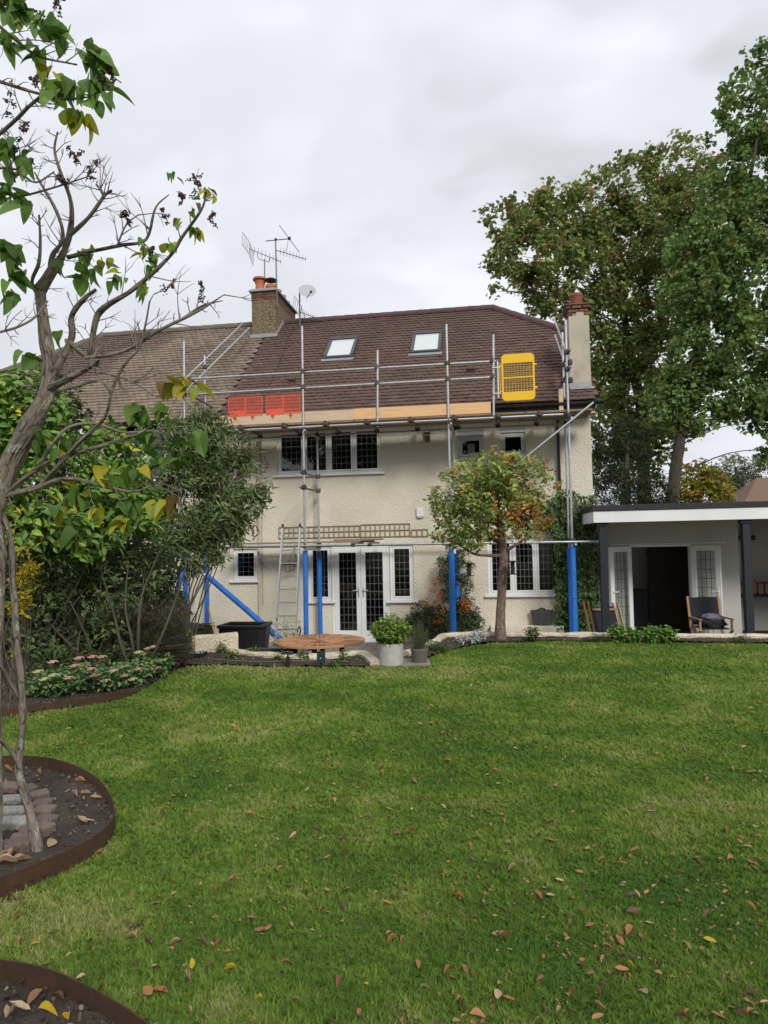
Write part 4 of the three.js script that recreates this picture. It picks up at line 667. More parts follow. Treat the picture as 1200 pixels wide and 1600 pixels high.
  for (const x of [-0.45, -0.1]) { pole('putlog', V(x, 1.57, I - 0.1), V(x, 1.57, O + 0.2), M.tubeRusty); clip(x, 1.54, O + 0.06, 0.2); }
  // rakers at the far end
  pole('raker', V(-3.72, 1.02, 1.42), V(-1.75, PATIO + 0.1, 1.55)); pole('raker', V(-3.95, 1.5, 1.45), V(-4.5, PATIO + 0.05, 2.1));
  // blue foam sleeves, one split length after another
  const sleeve = (a, b, R0 = 0.052) => { const d = b.clone().sub(a), n = Math.max(1, Math.round(d.length() / 0.95)); for (let i = 0; i < n; i++) { const p = a.clone().addScaledVector(d, i / n), q = a.clone().addScaledVector(d, (i + 1) / n - 0.004); mesh('foam_sleeve', metreUV(rod(p, q, R0 * R(0.97, 1.04), 16)), M.blue, scaffold); } };
  for (const [x, h] of [[-4.15, 1.44], [-1.49, 1.45], [1.565, 1.42], [3.94, 1.45]]) { sleeve(V(x, PATIO + 0.02, O), V(x + 0.003, h, O), x > 1 ? 0.06 : 0.052); sleeve(V(x + 0.05, PATIO + 0.02, I), V(x + 0.05, h - 0.05, I)); }
  sleeve(V(-3.62, 0.96, 1.424), V(-1.82, PATIO + 0.15, 1.545), 0.056); sleeve(V(-3.97, 1.4, 1.48), V(-4.42, PATIO + 0.2, 2.0));
  mesh('tie_label', bx(1.615, 1.66, 1.33, 1.42, O + 0.055, O + 0.06), M.upvc, scaffold);
}
for (const [u0, u1, lab] of [[357.5, 411, 'red mesh brick guard on toe board, farther from the ridge chimney standard'], [416.5, 470, 'red mesh brick guard on toe board']]) {
  const a = atZ(u0, 650, 1.25), b = atZ(u1, 650, 1.25), w = b.x - a.x, h = 0.415;
  const t = thing('brick_guard', u0 < 400 ? 'red mesh brick guard panel with the scaffold end beside it' : 'red mesh brick guard panel next to the tall scaffold standard', 'brick guard', V(a.x, 4.345, 1.262), 'red brick guards'), L = [], H = 0.012; void lab;
  mesh('frame', merge([bx(0, w, 0, 0.014, 0, H), bx(0, w, h - 0.016, h, 0, H), bx(0, 0.014, 0.015, h - 0.017, 0, H), bx(w - 0.014, w, 0.015, h - 0.017, 0, H), bx(w / 2 - 0.014, w / 2 + 0.014, 0.015, h - 0.017, 0, H)]), M.red, t);
  mesh('solid_strip', merge([bx(0.015, w / 2 - 0.015, 0.015, 0.12, 0.002, 0.01), bx(w / 2 + 0.015, w - 0.015, 0.075, 0.105, 0.002, 0.01)]), M.red, t);
  for (const [x0, x1] of [[0.015, w / 2 - 0.015], [w / 2 + 0.015, w - 0.015]]) { const y0 = x0 > 0.1 ? 0.015 : 0.12, y1 = h - 0.017, st = 0.042; for (let s = x0 - (y1 - y0); s < x1; s += st) for (const m of [1, -1]) { let xa = s, xb = s + (y1 - y0); const ca = Math.max(x0, xa), cb = Math.min(x1, xb); if (cb - ca < 0.01) continue; const ya = y0 + (ca - xa), yb = y0 + (cb - xa); L.push(m > 0 ? bar(V(ca, ya, 0.005), V(cb, yb, 0.005), 0.006, 0.006, V(0, 0, 1)) : bar(V(ca, y1 + y0 - ya, 0.007), V(cb, y1 + y0 - yb, 0.007), 0.006, 0.006, V(0, 0, 1))); } }
  mesh('mesh_infill', merge(L), M.red, t);
  for (const x of [w * 0.2, w * 0.72]) mesh('hook', merge([bx(x - 0.03, x + 0.03, -0.03, 0.03, H, H + 0.03, 0.01), bx(x - 0.012, x + 0.012, -0.075, -0.03, H, H + 0.02, 0.008)]), M.red, t);
}
{ // yellow ladder gate
  const a = atZ(785, 627, 1.33), b = atZ(834, 552, 1.33), w = b.x - a.x, h = b.y - a.y, t = thing('safety_gate', 'bright yellow mesh safety gate on the scaffold deck', 'gate', V(a.x, a.y, 1.33)); t.rotation.y = -0.03;
  const rr = (s, x0, y0, x1, y1, r) => { s.moveTo(x0 + r, y0); s.lineTo(x1 - r, y0); s.absarc(x1 - r, y0 + r, r, -Math.PI / 2, 0); s.lineTo(x1, y1 - r); s.absarc(x1 - r, y1 - r, r, 0, Math.PI / 2); s.lineTo(x0 + r, y1); s.absarc(x0 + r, y1 - r, r, Math.PI / 2, Math.PI); s.lineTo(x0, y0 + r); s.absarc(x0 + r, y0 + r, r, Math.PI, 1.5 * Math.PI); };
  const s = new THREE.Shape(); rr(s, 0, 0, w, h, 0.085); const yA = h * 0.185, yB = h * 0.81, f = 0.03;
  s.holes.push(new THREE.Path([[f, yA], [f, h * 0.48], [w - f, h * 0.48], [w - f, yA]].map((p) => new THREE.Vector2(...p))), new THREE.Path([[f, h * 0.505], [f, yB], [w - f, yB], [w - f, h * 0.505]].map((p) => new THREE.Vector2(...p))));
  mesh('gate_panel', flat(new THREE.ExtrudeGeometry(s, { depth: 0.022, bevelEnabled: true, bevelSize: 0.004, bevelThickness: 0.004, bevelSegments: 2, curveSegments: 8 })), M.yellow, t);
  const L = []; for (let i = 1; i < 10; i++) L.push(rod(V(f + (w - 2 * f) * i / 10, yA, 0.01), V(f + (w - 2 * f) * i / 10, yB, 0.01), 0.0032, 5)); for (let i = 1; i < 14; i++) L.push(rod(V(f, yA + (yB - yA) * i / 14, 0.014), V(w - f, yA + (yB - yA) * i / 14, 0.014), 0.0032, 5)); mesh('wire_mesh', merge(L), M.yellow, t);
  mesh('latch', merge([bx(w, w + 0.05, h * 0.24, h * 0.275, 0.0, 0.02, 0.004), bx(w, w + 0.05, h * 0.74, h * 0.775, 0, 0.02, 0.004)]), M.yellow, t);
  mesh('hinge', merge([rod(V(-0.035, h * 0.15, 0.01), V(-0.035, h * 0.82, 0.01), 0.009, 8), bx(-0.036, 0, h * 0.2, h * 0.225, 0.004, 0.016), bx(-0.036, 0, h * 0.74, h * 0.765, 0.004, 0.016)]), M.yellow, t);
  mesh('hinge_clamp', merge([rod(V(-0.075, h * 0.08, 0.0), V(-0.075, h * 0.88, 0.0), 0.016, 8), bx(-0.19, -0.03, h * 0.16, h * 0.19, -0.02, 0.02, 0.005), bx(-0.19, -0.03, h * 0.72, h * 0.75, -0.02, 0.02, 0.005)]), M.alu, t);
}
// ------------------------------------------------------------------ ladder
{
  const t = thing('ladder', 'aluminium ladder leaning on the scaffold behind the table', 'ladder', V(-1.73, PATIO, 2.05)); const top = V(-0.0, 2.62, -0.60), w0 = 0.21, w1 = 0.185;
  for (const s of [-1, 1]) { mesh('stile', metreUV(bar(V(s * w0, 0, 0), V(s * w1, top.y, top.z), 0.026, 0.065, V(0, 0, 1))), M.alu, t); mesh('end_cap', bar(V(s * w1, top.y - 0.06, top.z + 0.014), V(s * w1, top.y + 0.02, top.z - 0.004), 0.034, 0.075, V(0, 0, 1)), M.greyPlastic, t); }
  for (let i = 1; i <= 9; i++) { const k = i * 0.262 / top.y, w = w0 + (w1 - w0) * k - 0.012; mesh('rung', metreUV(bar(V(-w, top.y * k, top.z * k), V(w, top.y * k, top.z * k), 0.032, 0.028)), M.alu, t); }
}
// ------------------------------------------------------------------ round teak table
{
  const t = thing('round_table', 'round slatted teak garden table on dark legs', 'table', V(-0.30, PATIO, 4.83)), Y = 0.74, R0 = 0.70, top = group('tabletop', t);
  rnd = mulberry(40);
  const seg = (r0, r1, a0, a1, y, h, n) => { const s = new THREE.Shape(); for (let i = 0; i <= n; i++) { const a = a0 + (a1 - a0) * i / n; s[i ? 'lineTo' : 'moveTo'](Math.cos(a) * r1, Math.sin(a) * r1); } for (let i = n; i >= 0; i--) { const a = a0 + (a1 - a0) * i / n; s.lineTo(Math.cos(a) * r0, Math.sin(a) * r0); } const g = new THREE.ExtrudeGeometry(s, { depth: h - 0.004, bevelEnabled: true, bevelSize: 0.002, bevelThickness: 0.002, bevelSegments: 1 }); g.rotateX(-Math.PI / 2); g.translate(0, y - h, 0); return metreUV(g); };
  const T = Math.PI * 2, tm = () => M.teak[Math.floor(rnd() * 5)];
  for (let i = 0; i < 8; i++) mesh('rim', seg(R0 * 0.88, R0, i * T / 8 + 0.004, (i + 1) * T / 8 - 0.004, Y, 0.03, 6), tm(), top);
  for (let i = 0; i < 48; i++) { const a = i * T / 48, g = 0.017; mesh('slat', seg(R0 * 0.565, R0 * 0.872, a + g, a + T / 48 - g, Y - 0.002, 0.022, 1), tm(), top); }
  for (let i = 0; i < 8; i++) mesh('inner_ring', seg(R0 * 0.50, R0 * 0.555, (i + 0.5) * T / 8 + 0.006, (i + 1.5) * T / 8 - 0.006, Y, 0.026, 5), tm(), top);
  for (let i = 0; i < 24; i++) { const a = i * T / 24, g = 0.032; mesh('slat', seg(R0 * 0.09, R0 * 0.49, a + g, a + T / 24 - g, Y - 0.002, 0.022, 1), tm(), top); }
  mesh('hub', lathe([[0, Y - 0.004], [R0 * 0.075, Y - 0.004], [R0 * 0.08, Y - 0.012], [R0 * 0.08, Y - 0.03], [0, Y - 0.03]], 16), M.teak[0], top);
  mesh('brace', merge([bx(-0.58, 0.58, Y - 0.07, Y - 0.032, -0.03, 0.03), bx(-0.03, 0.03, Y - 0.068, Y - 0.033, -0.58, -0.031), bx(-0.03, 0.03, Y - 0.068, Y - 0.033, 0.031, 0.58)]), M.dark, t);
  for (const [x, z] of [[-0.34, 0.2], [0.02, 0.4], [0.34, -0.05], [-0.05, -0.36]]) mesh('leg', bx(x - 0.035, x + 0.035, 0, Y - 0.071, z - 0.035, z + 0.035, 0.008), M.dark, t);
  mesh('stretcher', merge([bar(V(-0.34, 0.2, 0.2), V(0.34, 0.2, -0.05), 0.04, 0.03), bar(V(0.02, 0.235, 0.4), V(-0.05, 0.235, -0.36), 0.04, 0.03)]), M.dark, t);
}
// ------------------------------------------------------------------ pots, tubs, lights and tools
const LARGE_POT = V(1.04, 0.0, 6.36), SMALL_POT = V(1.40, 0.012, 6.28);
tag(mesh('concrete_pot', lathe([[0.0, 0], [0.148, 0], [0.157, 0.02], [0.160, 0.25], [0.158, 0.29], [0.146, 0.292], [0.142, 0.24], [0, 0.24]], 32), M.concretePot), 'pale cylindrical concrete pot holding the lime green bush', 'plant pot').position.copy(LARGE_POT);
{ const p = tag(mesh('clay_pot', lathe([[0, 0], [0.088, 0], [0.095, 0.01], [0.108, 0.16], [0.115, 0.165], [0.115, 0.20], [0.104, 0.20], [0.1, 0.17], [0, 0.165]], 26), M.clayGreyPot), 'dark grey brown round pot of lavender beside the concrete pot', 'plant pot'); p.position.copy(SMALL_POT); }
{
  const t = thing('tub', 'black flexible tub standing on the wall plinth under window', 'tub', V(3.40, -0.259, 0.14)), s = [[0, 0], [0.17, 0], [0.18, 0.02], [0.235, 0.30], [0.245, 0.31], [0.24, 0.32], [0.228, 0.31], [0.172, 0.04], [0, 0.035]];
  mesh('bucket', lathe(s, 28).scale(1, 1, 0.5), M.zincTub, t); mesh('handle', limb([V(-0.10, 0.31, 0.11), V(-0.06, 0.36, 0.12), V(0.04, 0.365, 0.12), V(0.09, 0.31, 0.11)], [0.011, 0.011], 6, 5, 0), M.blackPlastic, t); mesh('handle', limb([V(-0.09, 0.31, -0.11), V(0, 0.35, -0.12), V(0.09, 0.31, -0.11)], [0.011, 0.011], 6, 5, 0), M.blackPlastic, t);
}
{ const t = thing('planter_trough', 'long dark grey plastic trough planter beside the kerb', 'planter', V(-1.05, PATIO, 4.95)); t.rotation.y = -0.25; mesh('trough', merge([bx(-0.36, 0.36, 0, 0.55, 0.13, 0.17, 0.01), bx(-0.36, 0.36, 0, 0.55, -0.17, -0.13, 0.01), bx(-0.36, -0.32, 0, 0.55, -0.13, 0.13, 0.01), bx(0.32, 0.36, 0, 0.55, -0.13, 0.13, 0.01), bx(-0.38, 0.38, 0.552, 0.60, 0.12, 0.19, 0.01), bx(-0.38, 0.38, 0.552, 0.60, -0.19, -0.12, 0.01), bx(-0.38, -0.31, 0.552, 0.60, -0.12, 0.12, 0.01), bx(0.31, 0.38, 0.552, 0.60, -0.12, 0.12, 0.01)]), M.greyPlastic, t); mesh('compost', bx(-0.32, 0.32, 0.3, 0.5, -0.13, 0.13), M.soil, t); }
{ // black planter with ribbed sides
  const t = thing('ribbed_planter', 'large black ribbed planter tub against the wall', 'planter', V(-2.35, PATIO, 2.55)), W = 0.42, L = [];
  for (let i = 0; i < 14; i++) { const x = -W + 0.03 + i * (2 * W - 0.06) / 13; mesh('rib', bar(V(x * 0.82, 0.02, 0.255), V(x, 0.62, 0.30), 0.035, 0.02, V(0, 0, 1)), M.blackPlastic, t); }
  const s = new THREE.CylinderGeometry(0.6, 0.49, 0.68, 4, 1, true); s.rotateY(Math.PI / 4); s.scale(1, 1, 0.68); s.translate(0, 0.34, 0); mesh('body', merge([s, new THREE.BoxGeometry(0.66, 0.03, 0.44).translate(0, 0.015, 0)]), M.blackPlastic, t); L.push(bx(-W - 0.03, W + 0.03, 0.66, 0.72, 0.26, 0.33, 0.02), bx(-W - 0.03, W + 0.03, 0.66, 0.72, -0.33, -0.26, 0.02), bx(-W - 0.03, -W + 0.04, 0.66, 0.72, -0.26, 0.26, 0.02), bx(W - 0.04, W + 0.03, 0.66, 0.72, -0.26, 0.26, 0.02)); mesh('rim', merge(L), M.blackPlastic, t);
}
{ const a = atY(341, 1012, 0.02), b = atZ(325, 949, a.z - 0.45); const t = thing('tool_handle', 'slim wooden tool handle leaning in soil beside cream wall end', 'garden tool'); mesh('shaft', metreUV(rod(a, b, 0.015, 8)), M.chairWood, t); mesh('blade', bar(a.clone().add(V(0.0, 0.03, 0.02)), a.clone().add(V(0.004, -0.08, 0.05)), 0.13, 0.006, V(0, 0, 1)), M.coupler, t); mesh('grip', metreUV(rod(b, b.clone().add(V(-0.004, 0.02, -0.01)), 0.017, 8)), M.chairWood, t); }
{ const p = atY(304, 1026, 0.03), t = thing('seed_tray', 'shallow black plastic tray on the soil by tool handle', 'tray', V(p.x, 0.035, p.z)); mesh('tray', merge([bx(-0.14, 0.14, 0, 0.006, -0.09, 0.09), bx(-0.15, 0.15, 0.006, 0.055, 0.085, 0.095), bx(-0.15, 0.15, 0.006, 0.055, -0.095, -0.085), bx(-0.15, -0.14, 0.006, 0.055, -0.085, 0.085), bx(0.14, 0.15, 0.006, 0.055, -0.085, 0.085)]), M.blackPlastic, t); const im = []; rnd = mulberry(4); for (let i = 0; i < 26; i++) { const g = new THREE.IcosahedronGeometry(R(0.012, 0.024), 0).toNonIndexed(); g.translate(R(-0.12, 0.12), R(0.02, 0.05), R(-0.07, 0.07)); im.push(g); } mesh('pebbles', merge(im), M.flashing, t).userData.kind = 'stuff'; }
{ const t = thing('yellow_tool', 'small yellow box tool standing between ladder and blue sleeve', 'tool box', V(-1.60, PATIO, 1.75)); mesh('case', bx(-0.045, 0.045, 0.0, 0.42, -0.04, 0.04, 0.012), M.yellow, t); mesh('label', bx(-0.025, 0.025, 0.30, 0.33, 0.041, 0.043), M.upvc, t); mesh('strap', limb([V(0.045, 0.3, 0), V(0.12, 0.45, 0.02), V(0.1, 0.56, 0), V(0.02, 0.42, 0)], [0.015, 0.012], 6, 5, 0), M.blackPlastic, t); mesh('bag', bx(-0.17, -0.05, 0, 0.33, -0.06, 0.06, 0.04), M.canvasDark, t); }
function spot(pos, ry, label, h = 0.12) { const t = thing('spike_light', label, 'garden light', pos); t.rotation.y = ry; mesh('spike', merge([rod(V(0, -0.03, 0), V(0, h, 0), 0.009, 6), bx(-0.014, 0.014, h - 0.01, h + 0.05, -0.014, 0.014, 0.003)]), M.blackPlastic, t); const g = merge([lathe([[0.0, -0.055], [0.028, -0.055], [0.036, -0.045], [0.037, 0.06], [0.032, 0.06], [0.03, 0.03], [0, 0.028]], 18)]); g.rotateX(0.9); g.translate(0, h + 0.055, 0.01); mesh('lamp_body', g, M.blackPlastic, t); const l = lathe([[0, 0.035], [0.029, 0.035]], 16); l.rotateX(0.9); l.translate(0, h + 0.055, 0.01); mesh('lens', l, M.greyPlastic, t); return t; }
{ const p = atY(139, 1082, 0.03); spot(V(p.x, 0.02, p.z), 0.5, 'black spike spotlight among the sedums by the steel edging', 0.10); const q = atY(251, 1027, 0.03); spot(V(q.x, 0.02, q.z), -0.6, 'black spike spotlight in front of the brown twiggy bush', 0.09); }
{
  const p = atY(450, 1040, 0.03), t = thing('solar_light', 'black double headed solar light in bed before the table', 'garden light', V(p.x, 0.02, p.z)); mesh('spike', merge([rod(V(0, -0.03, 0), V(0, 0.16, 0), 0.012, 6), bx(-0.025, 0.025, 0.02, 0.12, -0.02, 0.02, 0.008)]), M.blackPlastic, t); for (const s of [-1, 1]) { const g = lathe([[0, 0], [0.036, 0], [0.04, 0.02], [0.03, 0.03], [0, 0.03]], 14); g.translate(s * 0.047, 0.155, 0); mesh('lamp_head', g, M.blackPlastic, t); } mesh('solar_cell', bx(-0.03, 0.03, 0.186, 0.19, -0.025, 0.025), std([0.06, 0.08, 0.13], 0.15), t);
}
{ const p = atY(502, 1042, 0.03), t = thing('garden_socket', 'dark green weatherproof socket box on a stake before the table', 'socket box', V(p.x, 0.02, p.z)); mesh('box', bx(-0.05, 0.05, 0.06, 0.19, -0.035, 0.035, 0.012), std([0.012, 0.05, 0.04], 0.45), t); mesh('stake', bx(-0.008, 0.008, -0.04, 0.059, -0.008, 0.008), M.blackPlastic, t); mesh('lid', bx(-0.052, 0.052, 0.191, 0.205, -0.037, 0.037, 0.005), M.blackPlastic, t); mesh('mark', bx(-0.006, 0.006, 0.12, 0.13, 0.0355, 0.037), M.upvc, t); }
// irrigation pipe on the bed
tag(mesh('hose', limb([atY(330, 1030, 0.05), atY(400, 1034, 0.05), atY(470, 1033, 0.055), atY(520, 1033, 0.05), atY(545, 1034, 0.05)], [0.009, 0.009], 6, 5, 0), M.clayGreyPot), 'thin brown irrigation pipe lying along the kerbed bed', 'hose');
function feeder(u, v, label) {
  const p = atZ(u, v, 4.35), t = thing('bird_feeder', label, 'bird feeder', p);
  mesh('roof', lathe([[0, 0.10], [0.03, 0.10], [0.10, 0.085], [0.10, 0.078], [0, 0.085]], 18), M.blackPlastic, t); mesh('tube', merge([lathe([[0.034, -0.10], [0.034, 0.08]], 14), bx(-0.04, 0.04, -0.02, -0.005, -0.04, 0.04, 0.004)]), M.blackPlastic, t); mesh('tray', lathe([[0, -0.115], [0.075, -0.115], [0.08, -0.10], [0.034, -0.10]], 18), M.blackPlastic, t); mesh('hanger', rod(V(0, 0.10, 0), V(0.0, 0.42, 0.02), 0.003, 5), M.blackPlastic, t);
  mesh('perch', merge([rod(V(-0.075, -0.06, 0), V(0.075, -0.06, 0), 0.004, 5)]), M.blackPlastic, t);
}
feeder(733, 889, 'black tube bird feeder hanging near the blue sleeved standard'); feeder(801, 886, 'black tube bird feeder hanging before the three light window');

// ------------------------------------------------------------------ aerials on the ridge chimney
{
  const Z = -3.0, p = (u, v, z = Z) => atZ(u, v, z), al = M.aerial ??= std([0.16, 0.165, 0.17], 0.5, { metalness: 0.5 });
  const t = thing('tv_aerial', 'tall chimney aerial mast with slanted dipole and short yagi', 'aerial');
  mesh('mast', rod(p(433, 478), p(430.5, 373), 0.02, 8), al, t); mesh('arm', rod(p(415.5, 376.5), p(453, 373), 0.014, 6), al, t); mesh('dipole', rod(p(436.5, 352), p(467.5, 394), 0.012, 6), al, t); mesh('junction_box', merge([bx(-0.04, 0.04, -0.04, 0.04, -0.03, 0.03, 0.01).translate(...p(452, 372.5).toArray()), bx(-0.03, 0.03, -0.03, 0.03, -0.03, 0.03, 0.01).translate(...p(431, 374).toArray())]), M.blackPlastic, t);
  const yagi = (par, a, b, n, len, refl) => { const d = b.clone().sub(a), e = V(0.35, 0.45, 0.8).normalize(), L = [rod(a, b, 0.011, 6)]; for (let i = 0; i < n; i++) { const c = a.clone().addScaledVector(d, 0.15 + 0.84 * i / (n - 1)), h = len * (1 - 0.35 * i / n) / 2; L.push(rod(c.clone().addScaledVector(e, -h), c.clone().addScaledVector(e, h), 0.005, 5)); } mesh('boom', merge(L), al, par); if (refl) { const G = [], f = V(-0.1, 1, 0.1).normalize(); for (const s of [-1, 1]) { const c = a.clone().addScaledVector(f, s * 0.02), o = a.clone().addScaledVector(f, s * 0.32).add(V(-s * 0.12 - 0.05, 0, 0)).addScaledVector(d.clone().normalize(), 0.0); for (let k = 0; k <= 4; k++) { const q = c.clone().lerp(o, k / 4); G.push(rod(q.clone().addScaledVector(e, -0.24), q.clone().addScaledVector(e, 0.24), 0.005, 5)); } for (const h of [-0.2, 0.2]) G.push(rod(c.clone().addScaledVector(e, h), o.clone().addScaledVector(e, h), 0.006, 5)); } mesh('reflector', merge(G), al, par); } };
  yagi(t, p(431.5, 391), p(478, 405), 9, 0.26, false); mesh('cable', limb([p(450, 375), p(449, 385), p(445, 393), p(437, 394)], [0.006, 0.006], 5, 4, 0), M.blackPlastic, t);
  const t2 = thing('tv_aerial', 'yagi aerial with grid reflector above the orange chimney pot', 'aerial');
  mesh('mast', rod(p(413.5, 437, -3.35), p(413.5, 405, -3.35), 0.017, 8), al, t2); yagi(t2, p(390, 389, -3.35), p(439, 409, -3.35), 8, 0.3, true); mesh('bracket', merge([limb([p(402, 396, -3.35), p(404, 404, -3.35), p(413, 407, -3.35), p(420, 409, -3.35), p(422, 403, -3.35)], [0.01, 0.01], 6, 4, 0), rod(p(413.5, 437, -3.35), p(407, 437, -3.35), 0.02, 6)]), al, t2);
  const D = -3.55, t3 = thing('satellite_dish', 'grey satellite dish and small aerial on ridge pole', 'satellite dish'); mesh('pole', rod(p(468.5, 512, D), p(468, 455, D), 0.022, 8), al, t3);
  const dish = lathe([[0.0, 0.0], [0.07, 0.004], [0.14, 0.016], [0.2, 0.034], [0.245, 0.055], [0.25, 0.06], [0.2, 0.045], [0.0, 0.012]], 28); dish.scale(1, 1, 0.85); dish.rotateX(Math.PI / 2); dish.rotateX(-0.3); dish.rotateY(0.35); const m = mesh('dish', dish, std([0.42, 0.44, 0.46], 0.5), t3); m.position.copy(p(480, 456.5, D + 0.05)); mesh('feed_arm', merge([rod(p(479, 466, D + 0.1), p(486, 456, D + 0.4), 0.012, 6), bx(-0.03, 0.03, -0.03, 0.03, -0.03, 0.03, 0.01).translate(...p(486, 456, D + 0.4).toArray())]), M.blackPlastic, t3); mesh('mount', rod(p(468, 457, D), p(480, 457, D + 0.04), 0.02, 6), al, t3);
  yagi(t3, p(470, 488, D), p(508, 502, D), 11, 0.2, true);
  // roof cable
  const rc = (u, v) => { const d = dirOf(u, v), n = V(0, Math.cos(TH), Math.sin(TH)), k = V(0, EAVE_Y + 0.045, EAVE_Z).sub(camera.position).dot(n) / d.dot(n); return camera.position.clone().addScaledVector(d, k); };
  tag(mesh('roof_cable', limb([rc(459, 510), rc(450, 530), rc(440, 557), rc(430, 582), rc(420, 604)], [0.012, 0.012], 6, 6, 0), M.dark), 'thin dark cable running down roof from ridge chimney', 'cable');
}
// ------------------------------------------------------------------ plants: shared makers
const lobesPx = (list) => list.map(([u, v, Z, r, w]) => { const rm = r * Z / FOC; return [atD(u, v, Z), [rm, rm, rm * 0.9], (w ?? 1) * rm * rm]; });
function foliage(parent, lobes, per, size, kind, pal, o = {}) {
  const pts = crownPoints(lobes, per, o), geo = sprig(kind, o.n ?? 5, o.spread ?? 1.1, o.W ?? 0.6, o.seed ?? 5, o.k ?? 1);
  return scatter(o.name ?? 'crown', geo, o.mat ?? M.leaf, parent, pts.map((p) => ({ p, s: size * R(0.7, 1.3), c: pal(p) })));
}
function branchesTo(trunk, lobes, r0, o = {}) {   // limbs from the trunk into every lobe, then twigs inside it
  const curve = new THREE.CatmullRomCurve3(trunk, false, 'centripetal'), out = [], lo = o.from ?? 0.35;
  for (const [c, r] of lobes) {
    const rr = Array.isArray(r) ? r[0] : r; let best = 1, bd = 1e9; for (let i = 0; i <= 20; i++) { const t = lo + (1 - lo) * i / 20, p = curve.getPoint(t), d = p.distanceTo(c) + Math.max(0, p.y - c.y + 0.25 * Math.hypot(p.x - c.x, p.z - c.z)) * 3; if (d < bd) { bd = d; best = t; } }
    const a = curve.getPoint(best), L = a.distanceTo(c), m = a.clone().lerp(c, 0.5).add(V(gauss() * 0.1 * L, 0.1 * L, gauss() * 0.1 * L)), rb = r0 * Math.min(1, 0.35 + 0.1 * L / (rr + 0.01)) * (1.15 - 0.6 * best);
    out.push(limb([a, m, c], [rb, rb * 0.6, rb * 0.3], 6, 4));
    for (let k = 0; k < (o.twigs ?? 6); k++) { const th = R(0, 6.283), cz = R(-0.6, 1), s = Math.sqrt(1 - cz * cz), e = c.clone().add(V(s * Math.cos(th), cz, s * Math.sin(th)).multiplyScalar(rr * R(0.7, 1.0))), q = m.clone().lerp(c, R(0.2, 1)); out.push(limb([q, q.clone().lerp(e, 0.5).add(V(gauss(), gauss(), gauss()).multiplyScalar(rr * 0.12)), e], [rb * 0.3, rb * 0.2, rb * 0.08], 5, 3)); }
  }
  return merge(out);
}
function tree(name, label, category, trunk, radii, lobes, per, size, kind, pal, o = {}) {
  const t = thing(name, label, category, null, o.group);
  mesh('trunk', limb(trunk, radii, o.seg ?? 10, 6), o.bark ?? M.barkDark, t);
  mesh('branches', branchesTo(trunk, lobes, radii[radii.length - 1] * 0.9, o), o.bark ?? M.barkDark, t);
  foliage(t, lobes, per, size, kind, pal, o); return t;
}
